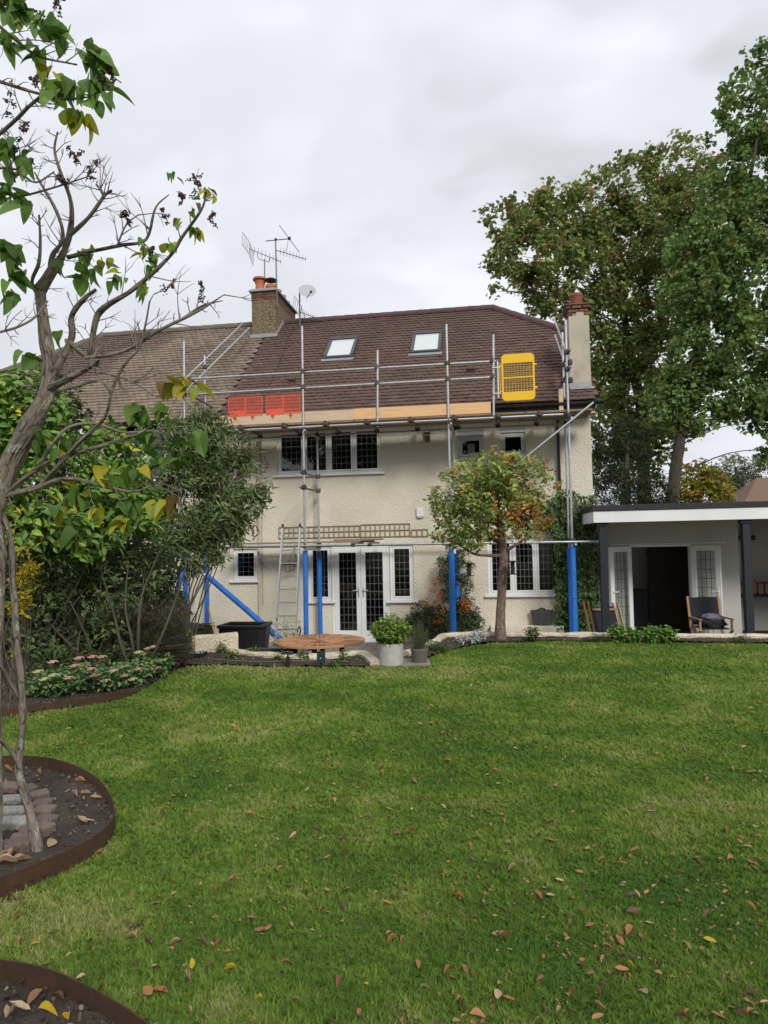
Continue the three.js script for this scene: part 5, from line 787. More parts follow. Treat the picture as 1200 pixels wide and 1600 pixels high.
// ------------------------------------------------------------------ large trees beyond the garden room
{
  rnd = mulberry(501);
  const A = lobesPx([[790, 350, 27, 34], [830, 345, 28, 42], [815, 400, 27, 52], [880, 345, 28, 55], [795, 435, 27, 26], [860, 420, 27, 55], [930, 335, 28.5, 58], [910, 420, 28, 66], [850, 470, 27.5, 28], [985, 300, 29, 55], [1040, 265, 29, 48], [1080, 290, 29, 50], [980, 400, 28.5, 70], [1050, 370, 28.5, 70], [960, 490, 28, 60], [1030, 470, 28, 66], [985, 560, 28, 50], [950, 600, 28, 40], [1030, 560, 28, 50], [965, 660, 27, 42], [1000, 700, 27, 44], [955, 720, 27, 30], [780, 455, 27, 12], [1045, 640, 27.5, 50], [935, 545, 27.5, 40], [1060, 440, 28, 60], [1015, 690, 27, 42], [900, 500, 27.5, 30], [1000, 620, 27.5, 50], [1080, 340, 29, 46]]);
  const pA = palette([[5, [0.259, 0.328, 0.098]], [4, [0.201, 0.270, 0.081]], [1.2, [0.333, 0.270, 0.098]], [0.8, [0.356, 0.218, 0.086]], [3, [0.328, 0.385, 0.121]]], 0.3);
  tree('maple_tree', 'tall maple turning brown and gold behind the slim chimney', 'tree', [V(...atD(1008, 815, 28).toArray()), atD(1006, 740, 28), atD(1002, 640, 28), atD(985, 560, 28), atD(975, 470, 28.3), atD(985, 380, 28.6)], [0.30, 0.26, 0.22, 0.17, 0.12, 0.06], A, 225, 0.175, 'ovate', pA, { mat: M.leafFar, n: 6, spread: 1.6, W: 0.9, gap: 0.03, freq: 0.9, shell: 0.62, from: 0.25 });
  rnd = mulberry(502);
  const B = lobesPx([[1195, 95, 23, 34], [1165, 165, 23, 44], [1205, 190, 23, 55], [1130, 215, 23, 26], [1175, 260, 23, 60], [1125, 300, 22.5, 45], [1195, 340, 22.5, 70], [1135, 375, 22, 58], [1085, 400, 22, 45], [1170, 440, 22, 70], [1110, 470, 22, 55], [1215, 520, 22, 65], [1150, 540, 21.5, 62], [1090, 560, 22, 50], [1200, 610, 21.5, 45], [1060, 610, 22, 42], [1120, 620, 22, 40], [1080, 650, 22, 30], [1190, 660, 21.5, 36], [1225, 700, 21.5, 34], [1040, 640, 22, 36], [1075, 470, 22, 44], [1130, 590, 21.8, 50], [1090, 640, 22, 34], [1165, 620, 21.6, 44], [1260, 300, 22.5, 75], [1270, 450, 22.5, 75], [1260, 600, 22, 60]]);
  const pB = palette([[6, [0.161, 0.259, 0.076]], [5, [0.207, 0.310, 0.092]], [3, [0.270, 0.356, 0.106]], [0.7, [0.345, 0.333, 0.098]]], 0.3);
  tree('maple_tree', 'huge dark green maple towering over the garden room', 'tree', [atD(1046, 815, 22), atD(1052, 760, 22), atD(1062, 690, 22), atD(1078, 600, 22), atD(1110, 480, 22), atD(1160, 330, 22.3), atD(1190, 180, 22.6)], [0.22, 0.19, 0.17, 0.145, 0.12, 0.08, 0.04], B, 285, 0.16, 'ovate', pB, { mat: M.leafFar, n: 6, spread: 1.6, W: 0.9, gap: 0.02, freq: 1.0, shell: 0.62, from: 0.2, seed: 9 });
  rnd = mulberry(503);
  const C = lobesPx([[955, 760, 20, 34], [990, 740, 21, 40], [1015, 770, 20, 34], [945, 700, 21, 30], [965, 790, 19, 26], [1010, 800, 19, 24], [1050, 792, 20, 22], [935, 740, 21, 28], [985, 690, 22, 34]]);
  tree('yew_tree', 'dense near black evergreen behind the garden room roof', 'tree', [atD(975, 830, 20.5), atD(978, 770, 20.5), atD(980, 700, 21)], [0.2, 0.14, 0.05], C, 500, 0.13, 'lance', palette([[4, [0.032, 0.046, 0.020]], [2, [0.05, 0.066, 0.026]], [1, [0.085, 0.09, 0.036]]], 0.3), { mat: M.leafFar, n: 7, spread: 1.4, W: 0.3, gap: -0.3, shell: 0.5 });
  rnd = mulberry(504);
  tree('ash_tree', 'yellowing small tree in the distance over garden room', 'tree', [atD(1095, 800, 44), atD(1094, 770, 44), atD(1092, 740, 44)], [0.2, 0.15, 0.07], lobesPx([[1090, 745, 44, 22], [1110, 755, 44, 24], [1075, 770, 44, 20], [1100, 775, 44, 26], [1125, 775, 44, 18]]), 170, 0.26, 'ovate', palette([[4, [0.300, 0.275, 0.025]], [3, [0.200, 0.237, 0.037]], [1.5, [0.375, 0.225, 0.037]]], 0.25), { mat: M.leafFar, n: 6, spread: 1.5, gap: -0.05, shell: 0.5 });
  tree('willow_tree', 'hazy grey green tree in the distance beside tiled roof', 'tree', [atD(1155, 800, 52), atD(1152, 770, 52), atD(1150, 730, 52)], [0.25, 0.18, 0.08], lobesPx([[1145, 735, 52, 24], [1165, 755, 52, 22], [1135, 765, 52, 22], [1175, 735, 52, 16], [1160, 780, 52, 24], [1190, 725, 52, 12]]), 120, 0.28, 'lance', palette([[4, [0.168, 0.196, 0.098]], [3, [0.126, 0.154, 0.070]]], 0.25), { mat: M.leafFar, n: 7, spread: 1.8, W: 0.4, gap: -0.02, shell: 0.5 });
  const h = thing('distant_house', 'distant house with brown tiled roof beyond the trees', 'house'), a = atD(1168, 790, 46), W = 5;
  mesh('wall', metreUV(bx(a.x, a.x + W, -0.7, a.y + 0.3, a.z - 6, a.z)), M.render, h); const ry = a.y + 0.2;
  mesh('roof', metreUV(merge([poly3([V(a.x - 0.3, ry, a.z + 0.3), V(a.x + W + 0.3, ry, a.z + 0.3), V(a.x + W * 0.6, ry + 1.9, a.z - 3), V(a.x + W * 0.35, ry + 1.9, a.z - 3)]), poly3([V(a.x - 0.3, ry, a.z - 6.3), V(a.x - 0.3, ry, a.z + 0.3), V(a.x + W * 0.35, ry + 1.9, a.z - 3)])])), std([1, 1, 1], 0.9, { map: tex(128, 0.6, (u, v) => { const k = 0.6 + 0.4 * tf(u, v, 8, 4) + (v * 4 % 1 < 0.2 ? -0.25 : 0); return [0.24 * k, 0.15 * k, 0.10 * k]; }, true) }), h);
}
// ------------------------------------------------------------------ small autumn tree by the kerb
{
  rnd = mulberry(61);
  const base = atY(782, 1000, 0.0), Z = 11.0, P = (u, v, dz = 0) => { const q = atZ(u, v, base.z + dz); return q; };
  const L = [[770, 750, 0, 44], [722, 768, 0.2, 42], [818, 757, 0.1, 42], [735, 808, 0.3, 42], [792, 800, -0.2, 44], [702, 800, 0.1, 26], [838, 765, 0, 26], [765, 775, 0.5, 50], [705, 832, 0.2, 24], [828, 812, 0.1, 30], [770, 790, -0.6, 52], [748, 736, -0.2, 26], [797, 733, 0, 24], [845, 805, 0, 18], [735, 835, 0, 22], [690, 775, 0, 16]];
  const lobes = L.map(([u, v, dz, r]) => { const rm = 1.12 * r * Z / FOC; return [P(u, v, dz), [rm, rm * 0.95, rm], rm * rm]; });
  const g1 = palette([[5, [0.285, 0.365, 0.095]], [4, [0.200, 0.300, 0.070]], [2.5, [0.370, 0.410, 0.125]], [0.9, [0.40, 0.27, 0.09]], [0.35, [0.46, 0.19, 0.075]]], 0.25), g2 = palette([[4, [0.52, 0.20, 0.03]], [2, [0.50, 0.28, 0.05]], [2, [0.26, 0.22, 0.05]], [1, [0.36, 0.09, 0.03]]], 0.25);
  const hot = P(838, 808), pal = (p) => { const w = Math.hypot(p.x - hot.x, (p.y - hot.y) * 1.6), n = perlin.noise(p.x * 3.1, p.y * 3.1, p.z * 3.1 + 4); return (w < 0.42 && rnd() < 0.55) || (n > 0.22 && p.x > base.x - 0.1 && rnd() < 0.6) || n > 0.5 ? g2() : g1(); };
  const trunk = [V(base.x, -0.02, base.z), P(782, 960), P(785, 910), P(787, 865), P(782, 830), P(778, 790)], t = thing('autumn_tree', 'small round headed tree with orange tinted leaves beside the long kerb', 'tree');
  mesh('trunk', merge([limb(trunk, [0.098, 0.074, 0.070, 0.072, 0.05, 0.03], 14, 6), limb([P(787, 868), P(765, 868, 0.15), P(742, 866, 0.2), P(715, 850, 0.2)], [0.035, 0.025, 0.018, 0.012], 8, 5), limb([P(787, 862), P(805, 852, 0.1), P(822, 840, 0.1), P(840, 822, 0)], [0.035, 0.026, 0.018, 0.01], 8, 5), limb([P(786, 852), P(770, 842, -0.2), P(758, 825, -0.3)], [0.03, 0.022, 0.015], 8, 5)]), M.barkPink, t);
  mesh('branches', branchesTo(trunk, lobes, 0.045, { twigs: 8, from: 0.7 }), M.barkDark, t);
  foliage(t, lobes, 1250, 0.068, 'ovate', pal, { n: 4, spread: 1.5, W: 0.6, gap: 0.0, freq: 2.6, shell: 0.6, k: 2 });
}
// ------------------------------------------------------------------ shrubs and climbers against the house
{
  rnd = mulberry(71);
  const t = thing('firethorn_shrub', 'dark firethorn with orange berries trained on wall behind blue sleeve', 'shrub', null), W = (u, v, z = 0.35) => atZ(u, v, z);
  const lobes = [[712, 875, 20], [702, 905, 20], [722, 915, 18], [708, 940, 26], [728, 955, 22], [690, 965, 26], [722, 978, 24], [660, 958, 20], [648, 975, 20], [672, 985, 22], [742, 975, 16], [700, 995, 24], [690, 880, 10], [735, 885, 10]].map(([u, v, r]) => { const rm = r * 14.3 / FOC; return [W(u, v), [rm, rm, 0.24], rm * rm * 1.6]; });
  const stems = []; for (const [c] of lobes) stems.push(limb([V(1.62 + R(-0.3, 0.3), PATIO, 0.25), V(c.x * 0.5 + 0.8, c.y * 0.5 - 0.3, 0.3), c], [0.02, 0.014, 0.006], 5, 4)); for (let i = 0; i < 12; i++) { const [c] = lobes[Math.floor(rnd() * lobes.length)]; stems.push(limb([c, c.clone().add(V(R(-0.35, 0.1), R(0, 0.2), 0)), c.clone().add(V(R(-0.6, 0.2), R(0, 0.3), R(-0.1, 0.2)))], [0.008, 0.006, 0.003], 5, 3)); }
  mesh('stems', merge(stems), M.barkDark, t); foliage(t, lobes, 2200, 0.045, 'ovate', palette([[5, [0.049, 0.088, 0.035]], [3, [0.078, 0.121, 0.043]], [1, [0.137, 0.156, 0.058]]], 0.3), { n: 6, spread: 1.6, W: 0.5, gap: -0.06, freq: 3, shell: 0.2, name: 'foliage', mat: M.leafGloss });
  const berry = new THREE.IcosahedronGeometry(1, 0), items = []; for (const [u, v, n] of [[682, 907, 60], [675, 922, 55], [680, 940, 70], [688, 930, 30], [727, 941, 70], [731, 952, 60], [681, 972, 40], [665, 945, 20], [690, 955, 25], [700, 890, 15]]) { const c = W(u, v, 0.56); for (let i = 0; i < n; i++) items.push({ p: c.clone().add(V(gauss() * 0.13, gauss() * 0.085, gauss() * 0.06)), s: R(0.008, 0.013), c: [R(0.5, 0.75), R(0.10, 0.19), 0.012] }); } scatter('berries', flat(berry), std([1, 1, 1], 0.4), t, items);
  rnd = mulberry(72);
  const iv = thing('ivy', 'dark green ivy climbing the house corner round the blue sleeves', 'ivy'), P = [[866, 990], [868, 940], [866, 885], [868, 850], [862, 835], [842, 828], [840, 800], [862, 772], [885, 762], [912, 775], [934, 768], [940, 800], [936, 850], [944, 890], [940, 940], [938, 990]], it = [], st = [];
  for (let i = 0; i < 15000 && it.length < 5200; i++) { const u = R(838, 946), v = R(760, 992); if (!inPoly(u + perlin.noise(u * 0.08, v * 0.08, 1) * 8, v, P)) continue; const b = perlin.noise(u * 0.09, v * 0.09, 5), p = atZ(u, v, 0.12 + 0.16 * (b + 0.5) + R(-0.05, 0.05)); if (p.y < PATIO) continue; const c = rnd() < 0.65 ? [0.05, 0.10, 0.028] : rnd() < 0.7 ? [0.085, 0.15, 0.036] : [0.14, 0.20, 0.05], k = R(0.9, 1.6); it.push({ p, s: R(0.04, 0.07), c: c.map((q) => q * k), e: [R(0.2, 1.5), R(-1.3, 1.3), R(-0.6, 0.6)] }); }
  for (let i = 0; i < 14; i++) { const x = 3.75 + i * 0.06; st.push(limb([V(x, PATIO, 0.12), V(x + R(-0.1, 0.1), 0.4, 0.08), V(x + R(-0.15, 0.15), 1.2, 0.1), V(x + R(-0.3, 0.2), 2.2, 0.1)], [0.016, 0.012, 0.009, 0.004], 5, 4)); }
  mesh('stems', merge(st), M.barkDark, iv); scatter('leaves', leafGeo('heart', 1, 0.85, 2, 0.15, 0.3), M.leafGloss, iv, it);
}
// generic low plant: stems and leaves from a base point
function lowPlant(name, label, category, base, r, h, n, size, kind, pal, o = {}) {
  const t = thing(name, label, category, base, o.group), st = [], it = [];
  for (let i = 0; i < n; i++) { const a = R(0, 6.283), d = r * Math.sqrt(rnd()), hh = h * R(0.55, 1.05) * (1 - 0.35 * (d / r) ** 2), e = V(Math.cos(a) * d, hh, Math.sin(a) * d); if (i % (o.stemEvery ?? 3) === 0) st.push(limb([V(e.x * 0.25, -0.02, e.z * 0.25), V(e.x * 0.7, hh * 0.55, e.z * 0.7), e], [0.004, 0.003, 0.0015].map((q) => q * (o.stem ?? 1)), 4, 2, 0)); const m = o.along ?? 4; for (let k = 0; k < m; k++) { const q = (k + 1) / m; it.push({ p: V(e.x * (0.3 + 0.7 * q), hh * q, e.z * (0.3 + 0.7 * q)), s: size * R(0.7, 1.25), c: pal(), e: [R(-0.6, 0.7), R(0, 6.283), R(-0.4, 0.4)] }); } }
  mesh('stems', merge(st), o.stemMat ?? M.stemGreen, t); scatter('leaves', o.geo ?? leafGeo(kind, 1, o.W ?? 0.5, 2, 0.2, o.curl ?? 0.35), o.mat ?? M.leaf, t, it); return t;
}
M.stemGreen = std([0.09, 0.11, 0.04], 0.8);
{
  rnd = mulberry(81);
  const lime = palette([[4, [0.215, 0.330, 0.045]], [3, [0.15, 0.26, 0.03]], [2, [0.30, 0.40, 0.075]]], 0.2);
  lowPlant('potted_bush', 'lime green leafy bush growing in the concrete pot', 'bush', LARGE_POT.clone().add(V(0, 0.235, 0)), 0.265, 0.42, 420, 0.055, 'ovate', lime, { along: 6, W: 0.55, stem: 1.2 });
  const lav = lowPlant('potted_lavender', 'wispy grey green lavender in the dark round pot', 'lavender', SMALL_POT.clone().add(V(0, 0.165, 0)), 0.13, 0.42, 95, 0.042, 'lance', palette([[3, [0.10, 0.125, 0.065]], [2, [0.15, 0.165, 0.11]]], 0.25), { along: 7, W: 0.13, stemEvery: 1, stem: 0.7 }); void lav;
  const q = atZ(590, 975, 5.6); lowPlant('flowering_stem_plant', 'tall thin pinkish stems rising behind the lime bush', 'plant', V(q.x + 0.1, PATIO, q.z), 0.22, 1.15, 34, 0.035, 'lance', palette([[2, [0.16, 0.09, 0.08]], [2, [0.12, 0.12, 0.05]], [1, [0.30, 0.20, 0.20]]], 0.3), { along: 9, W: 0.35, stemEvery: 1, stem: 0.8 });
  const b = palette([[4, [0.150, 0.300, 0.044]], [3, [0.226, 0.406, 0.067]], [2, [0.106, 0.210, 0.037]]], 0.2), G = (u, v, y = 0.03) => { const p = atY(u, v, y); return V(p.x, 0.02, p.z); };
  for (const [u, v, r, h, n, l] of [[966, 1001, 0.13, 0.27, 60, 'small bright green bush in kerb bed by the dark post'], [992, 1002, 0.10, 0.22, 46, 'little bright green bush between two larger ones'], [1020, 1003, 0.13, 0.27, 64, 'bushy bright green plant before the open doorway'], [1043, 1003, 0.12, 0.26, 56, 'bright green plant before the open doorway']]) lowPlant('green_bush', l, 'bush', G(u, v), r * 1.15, h, n * 2, 0.06, 'ovate', b, { W: 0.5, along: 5 });
  lowPlant('green_bush', 'dull green spreading bush in bed below the tub', 'bush', G(832, 1000), 0.14, 0.24, 60, 0.055, 'ovate', palette([[4, [0.055, 0.10, 0.026]], [2, [0.09, 0.14, 0.04]]], 0.25), { W: 0.5, along: 4 });
  lowPlant('grey_tuft', 'grey green feathery tuft in the kerb bed', 'plant', G(936, 1001), 0.15, 0.14, 90, 0.07, 'lance', palette([[3, [0.085, 0.11, 0.06]], [2, [0.06, 0.085, 0.045]]], 0.2), { W: 0.12, along: 3 });
  lowPlant('silver_plant', 'silvery white dusty leaved plant before the blue sleeve', 'plant', G(728, 1004), 0.22, 0.14, 70, 0.075, 'lance', palette([[3, [0.50, 0.53, 0.52]], [2, [0.36, 0.40, 0.38]]], 0.15), { W: 0.35, along: 3, stemMat: M.flashing });
  lowPlant('silver_plant', 'taller silver white plant next to the autumn tree trunk', 'plant', G(749, 1000), 0.12, 0.20, 46, 0.08, 'lance', palette([[3, [0.55, 0.58, 0.57]], [2, [0.42, 0.45, 0.44]]], 0.15), { W: 0.3, along: 3, stemMat: M.flashing });
  for (const [u, v, h, l] of [[690, 1018, 0.16, 'leafy green seedling in bed beside the cream kerb bend'], [674, 1014, 0.15, 'tall dull green clump inside the cream kerb bend'], [1158, 1003, 0.13, 'ragged grassy tuft below the canvas chair']]) lowPlant('bed_plant', l, 'plant', G(u, v), 0.12, h, 40, 0.06, 'lance', palette([[3, [0.07, 0.12, 0.03]], [2, [0.11, 0.16, 0.04]]], 0.25), { W: 0.3, along: 4 });
  for (const [u, v, h, l] of [[346, 1021, 0.20, 'spiky green plant in front of cream wall end'], [398, 1022, 0.16, 'small green plant before the dark trough'], [432, 1032, 0.16, 'arching yellow green plant at the table edge'], [476, 1030, 0.15, 'leafy green plant below the table rim'], [536, 1033, 0.17, 'thin green sprig beside the green socket box'], [523, 1040, 0.09, 'low green weed before the curved kerb'], [361, 1026, 0.13, 'feathery weed at foot of the cream wall end']]) lowPlant('bed_plant', l, 'plant', G(u, v), 0.085, h, 16, 0.085, 'lance', palette([[3, [0.10, 0.17, 0.04]], [2, [0.17, 0.23, 0.06]], [1, [0.06, 0.11, 0.03]]], 0.2), { W: 0.3, along: 4, curl: 0.8 });
  lowPlant('bed_plant', 'green and yellow leafy sapling beside the black tray', 'plant', G(290, 1020), 0.12, 0.38, 36, 0.07, 'ovate', palette([[3, [0.12, 0.22, 0.04]], [2, [0.30, 0.32, 0.05]]], 0.2), { W: 0.5, along: 5 });
  lowPlant('wall_weed', 'yellowing straggly plant between kerbs behind concrete pot', 'plant', V(0.93, -0.25, 5.85), 0.16, 0.34, 40, 0.09, 'lance', palette([[3, [0.20, 0.22, 0.05]], [2, [0.10, 0.16, 0.04]]], 0.2), { W: 0.2, along: 4, curl: 0.9 });
  lowPlant('wall_weed', 'dark weeds growing from the trough beside ladder foot', 'plant', V(-1.5, PATIO, 2.6), 0.4, 0.95, 90, 0.06, 'lance', palette([[3, [0.03, 0.045, 0.02]], [2, [0.05, 0.07, 0.03]]], 0.25), { W: 0.3, along: 6 });
  lowPlant('heuchera', 'low purple leaved plant at corner of the shrub bed', 'plant', G(276, 1042), 0.16, 0.14, 60, 0.065, 'round', palette([[3, [0.085, 0.05, 0.055]], [2, [0.13, 0.08, 0.09]]], 0.25), { W: 0.9, along: 2 });
}
// ------------------------------------------------------------------ shrub bank on the boundary
{
  rnd = mulberry(101);
  const shrub = (name, label, lobes, per, size, kind, pal, roots, o = {}) => {
    const L = lobesPx(lobes), t = thing(name, label, o.cat ?? 'shrub'), st = [];
    for (const [c, r] of L) for (let k = 0; k < (o.stems ?? 2); k++) { const b = roots[Math.floor(rnd() * roots.length)], e = c.clone().add(V(gauss() * r[0] * 0.5, gauss() * r[0] * 0.5, gauss() * r[0] * 0.5)); st.push(limb([b.clone().add(V(R(-0.12, 0.12), 0, R(-0.12, 0.12))), b.clone().lerp(e, 0.45).add(V(gauss() * 0.12, 0.12, gauss() * 0.12)), e], [o.sr ?? 0.022, (o.sr ?? 0.022) * 0.7, 0.005], 6, 4)); }
    mesh('stems', merge(st), o.bark ?? M.barkTwig, t); foliage(t, L, per, size, kind, pal, { name: 'foliage', ...o }); return t;
  };
  const G = (u, v) => atY(u, v, 0.0);
  shrub('buddleia_shrub', 'tall grey green buddleia with brown seed spikes before the house wall', [[330, 690, 10.4, 40], [300, 735, 10.2, 52], [355, 750, 10.4, 46], [385, 790, 10.5, 30], [340, 810, 10.2, 46], [290, 820, 10, 46], [262, 775, 9.8, 44], [375, 705, 10.6, 24], [270, 690, 9.9, 36], [300, 870, 10, 30], [250, 860, 9.6, 40], [395, 750, 10.6, 20], [360, 835, 10.4, 22], [312, 660, 10.4, 18], [240, 690, 9.6, 30], [345, 862, 10.3, 20], [400, 770, 10.6, 22]], 2100, 0.12, 'lance', palette([[4, [0.161, 0.224, 0.086]], [4, [0.115, 0.172, 0.063]], [2, [0.230, 0.293, 0.121]], [0.7, [0.253, 0.213, 0.127]]], 0.28), [G(262, 1030), G(285, 1022), G(240, 1035)], { n: 6, spread: 1.3, W: 0.26, gap: 0.02, freq: 2.0, shell: 0.5, stems: 1, sr: 0.012, bark: M.barkStem });
  { // its seed spikes
    const t = scene.children[scene.children.length - 1], it = []; for (const [u, v, Z, n] of [[380, 690, 10.5, 18], [405, 730, 10.6, 20], [412, 790, 10.6, 18], [400, 830, 10.5, 10], [350, 660, 10.4, 14], [315, 650, 10.4, 12], [290, 665, 10.2, 10], [415, 760, 10.6, 14], [340, 770, 10, 12], [310, 720, 9.8, 10]]) for (let k = 0; k < n; k++) { const c = atD(u + gauss() * 14, v + gauss() * 16, Z + gauss() * 0.2); it.push({ p: c, s: [0.012, R(0.09, 0.16), 0.012], c: rnd() < 0.97 ? [0.085, 0.058, 0.045] : [0.20, 0.09, 0.22], e: [R(-0.3, 1.5), R(0, 6.28), R(-0.3, 0.3)] }); } scatter('seed_spikes', flat(new THREE.ConeGeometry(1, 1, 6)).translate(0, 0.5, 0), std([1, 1, 1], 0.95), t, it);
  }
  rnd = mulberry(102);
  shrub('broadleaf_shrub', 'lush broad leaved green shrub under the lilac branches', [[15, 640, 8.4, 52], [70, 670, 8.4, 52], [25, 745, 8.2, 60], [110, 725, 8.3, 50], [165, 700, 8.6, 40], [175, 770, 8.3, 52], [110, 800, 8.0, 48], [215, 730, 8.8, 36], [45, 600, 8.6, 30], [225, 800, 8.6, 40], [30, 830, 7.8, 40], [-40, 700, 8.3, 70], [-40, 620, 8.4, 60], [150, 840, 8.2, 36]], 1000, 0.115, 'ovate', palette([[4, [0.170, 0.308, 0.052]], [4, [0.110, 0.220, 0.041]], [3, [0.259, 0.398, 0.071]], [0.6, [0.599, 0.577, 0.060]]], 0.25), [G(110, 1050), G(160, 1045), G(40, 1060)], { n: 5, spread: 1.3, W: 0.5, gap: 0.0, freq: 2.0, shell: 0.5, stems: 1, sr: 0.012, bark: M.barkStem, k: 2, mat: M.leafGloss });
  rnd = mulberry(103);
  shrub('privet_shrub', 'dark shadowy shrub on bare upright grey stems', [[110, 880, 8.7, 55], [180, 890, 8.9, 50], [70, 940, 8.5, 50], [230, 880, 9.0, 42], [140, 950, 8.9, 44], [60, 880, 8.3, 45], [-10, 900, 8.3, 55], [200, 940, 9.2, 36], [20, 980, 8.5, 40], [255, 930, 9.6, 30], [100, 1010, 8.6, 36], [160, 1015, 8.7, 34], [50, 1020, 8.4, 34], [215, 1000, 8.9, 30], [130, 1030, 8.3, 30], [190, 1025, 8.4, 28], [250, 985, 9.2, 28], [80, 1035, 8.2, 26], [175, 960, 8.4, 34]], 1150, 0.085, 'ovate', palette([[4, [0.083, 0.128, 0.048]], [3, [0.128, 0.179, 0.064]], [1, [0.205, 0.256, 0.093]]], 0.3), [G(225, 1052), G(205, 1058), G(240, 1045), G(150, 1060), G(120, 1062)], { n: 5, spread: 1.4, W: 0.45, gap: -0.1, freq: 2, shell: 0.4, stems: 1, sr: 0.014, bark: M.barkStem });
  rnd = mulberry(105);
  shrub('hedge_bush', 'dense dark hedge mass at the back of the shrub bed', [[40, 960, 10.5, 90], [150, 960, 11, 80], [120, 880, 11, 80], [20, 850, 10.5, 90], [220, 900, 11.3, 60], [60, 760, 11, 90], [150, 780, 11.3, 80], [230, 800, 11.3, 60], [-60, 800, 10.5, 100], [250, 960, 11.4, 44], [-60, 950, 10.5, 90], [70, 650, 11.3, 60]], 620, 0.10, 'ovate', palette([[4, [0.033, 0.054, 0.021]], [2, [0.057, 0.078, 0.030]]], 0.3), [G(120, 1020), G(180, 1018), G(60, 1022)], { n: 6, spread: 1.5, W: 0.5, gap: -0.3, freq: 2, shell: 0.3, stems: 1 });
  // twiggy olive bush
  { rnd = mulberry(104); const t = thing('twiggy_bush', 'brown olive twiggy bush between the stems and cream wall', 'bush'), L = [], it = []; const B = [G(215, 1038), G(250, 1034), G(180, 1044), G(275, 1028)]; for (let i = 0; i < 760; i++) { const b = B[i % 4], e = atD(R(160, 305), R(935, 1032), R(8.2, 9.7)); e.y = Math.max(0.05, e.y); const m = b.clone().lerp(e, 0.5).add(V(gauss() * 0.06, 0.08, gauss() * 0.06)); if (i < 240) L.push(limb([b, m, e], [0.006, 0.004, 0.002], 4, 2, 0)); for (let k = 0; k < 12; k++) it.push({ p: m.clone().lerp(e, k / 11).add(V(gauss() * 0.02, gauss() * 0.02, gauss() * 0.02)), s: R(0.03, 0.06), c: rnd() < 0.6 ? [0.075, 0.062, 0.036] : [0.085, 0.085, 0.042] }); } mesh('twigs', merge(L), M.barkTwig, t); scatter('foliage', sprig('lance', 5, 0.8, 0.14, 3), M.leaf, t, it); }
  rnd = mulberry(106);
  shrub('golden_shrub', 'golden yellow leaved shrub behind the lilac stems', [[36, 862, 6.4, 14], [46, 890, 6.4, 16], [36, 922, 6.4, 16], [30, 950, 6.4, 15], [38, 905, 6.5, 18], [12, 1030, 6.3, 14]], 2400, 0.055, 'ovate', palette([[4, [0.46, 0.33, 0.015]], [3, [0.30, 0.27, 0.02]], [1, [0.16, 0.20, 0.03]]], 0.2), [G(30, 1090), G(20, 1095)], { n: 5, spread: 1.2, W: 0.45, gap: 0, freq: 4, shell: 0.2, stems: 2, sr: 0.008 });
  // pale upright stems
  { rnd = mulberry(107); const t = thing('bare_stem_clump', 'clump of pale bare arching stems rising from the bed', 'shrub'), st = []; for (const pts of [[[226, 1056], [250, 1000], [270, 950], [292, 880]], [[215, 1058], [206, 1000], [196, 950], [200, 880]], [[210, 1060], [190, 1010], [178, 960], [160, 900]], [[218, 1058], [216, 990], [222, 930], [250, 860]]]) st.push(limb(pts.map(([u, v], i) => i ? atD(u, v, 8.0 + i * 0.12) : atY(u, v, 0)), [0.024, 0.018, 0.013, 0.007], 8, 5)); for (const g of st) mesh('stem', g, M.barkStem, t); }
  // sedums
  const heads = [[83, 1035], [124, 1029], [117, 1041], [142, 1046], [149, 1056], [177, 1049], [194, 1042], [196, 1056], [217, 1046], [217, 1020], [232, 1014], [233, 1040], [241, 1011], [245, 1044], [145, 1027], [160, 1027], [254, 1032], [84, 1056], [70, 1062], [108, 1060], [165, 1064], [208, 1062], [228, 1056], [60, 1050]];
  const hg = (() => { const L = []; const q = mulberry(9); for (let i = 0; i < 34; i++) { const a = q() * 6.283, d = Math.sqrt(q()); L.push(new THREE.IcosahedronGeometry(0.17 + q() * 0.06, 0).translate(Math.cos(a) * d, 0.25 * (1 - d * d) + q() * 0.08, Math.sin(a) * d)); } return merge(L); })();
  const hm = [std([0.56, 0.29, 0.26], 0.9), std([0.50, 0.28, 0.22], 0.9), std([0.46, 0.46, 0.22], 0.9), std([0.62, 0.36, 0.32], 0.9)];
  const seeds = [[70, 1088, 'pale sedum clump beside the lilac stem'], [105, 1085, 'sedum clump with salmon heads beside the spotlight'], [165, 1078, 'pink flowered sedum clump beyond the spotlight'], [205, 1072, 'broad sedum clump with many pink heads'], [238, 1056, 'pink sedum at the open end of bed']], groups = seeds.map(([u, v, l]) => { const p = atY(u, v, 0.02); return lowPlant('sedum', l, 'sedum', V(p.x, 0.02, p.z), 0.27, 0.31, 130, 0.066, 'ovate', palette([[4, [0.209, 0.337, 0.130]], [3, [0.147, 0.268, 0.099]], [1, [0.337, 0.455, 0.119]]], 0.2), { W: 0.55, along: 4, stem: 1.3 }); });
  for (const [u, v] of heads) { let bi = 0, bd = 1e9; seeds.forEach(([a, b], i) => { const d = Math.hypot(a - u, (b - 30 - v) * 0.7); if (d < bd) { bd = d; bi = i; } }); const g = groups[bi], fw = V(0, 0, -1).applyQuaternion(camera.quaternion), Z = g.position.clone().sub(camera.position).dot(fw), p = atD(u, v, Z + (v < 1035 ? 0.12 : v < 1050 ? -0.08 : -0.2)); const m = mesh('flower_head', hg, hm[Math.floor(rnd() * 4)], g); m.position.copy(p.sub(g.position)); m.scale.set(0.05, 0.05, 0.05); const b = V(m.position.x * 0.4, 0, m.position.z * 0.4); mesh('flower_stalk', limb([b, b.clone().lerp(m.position, 0.6).add(V(0, 0.03, 0)), m.position.clone()], [0.004, 0.003], 5, 3, 0), M.stemGreen, g); }
}

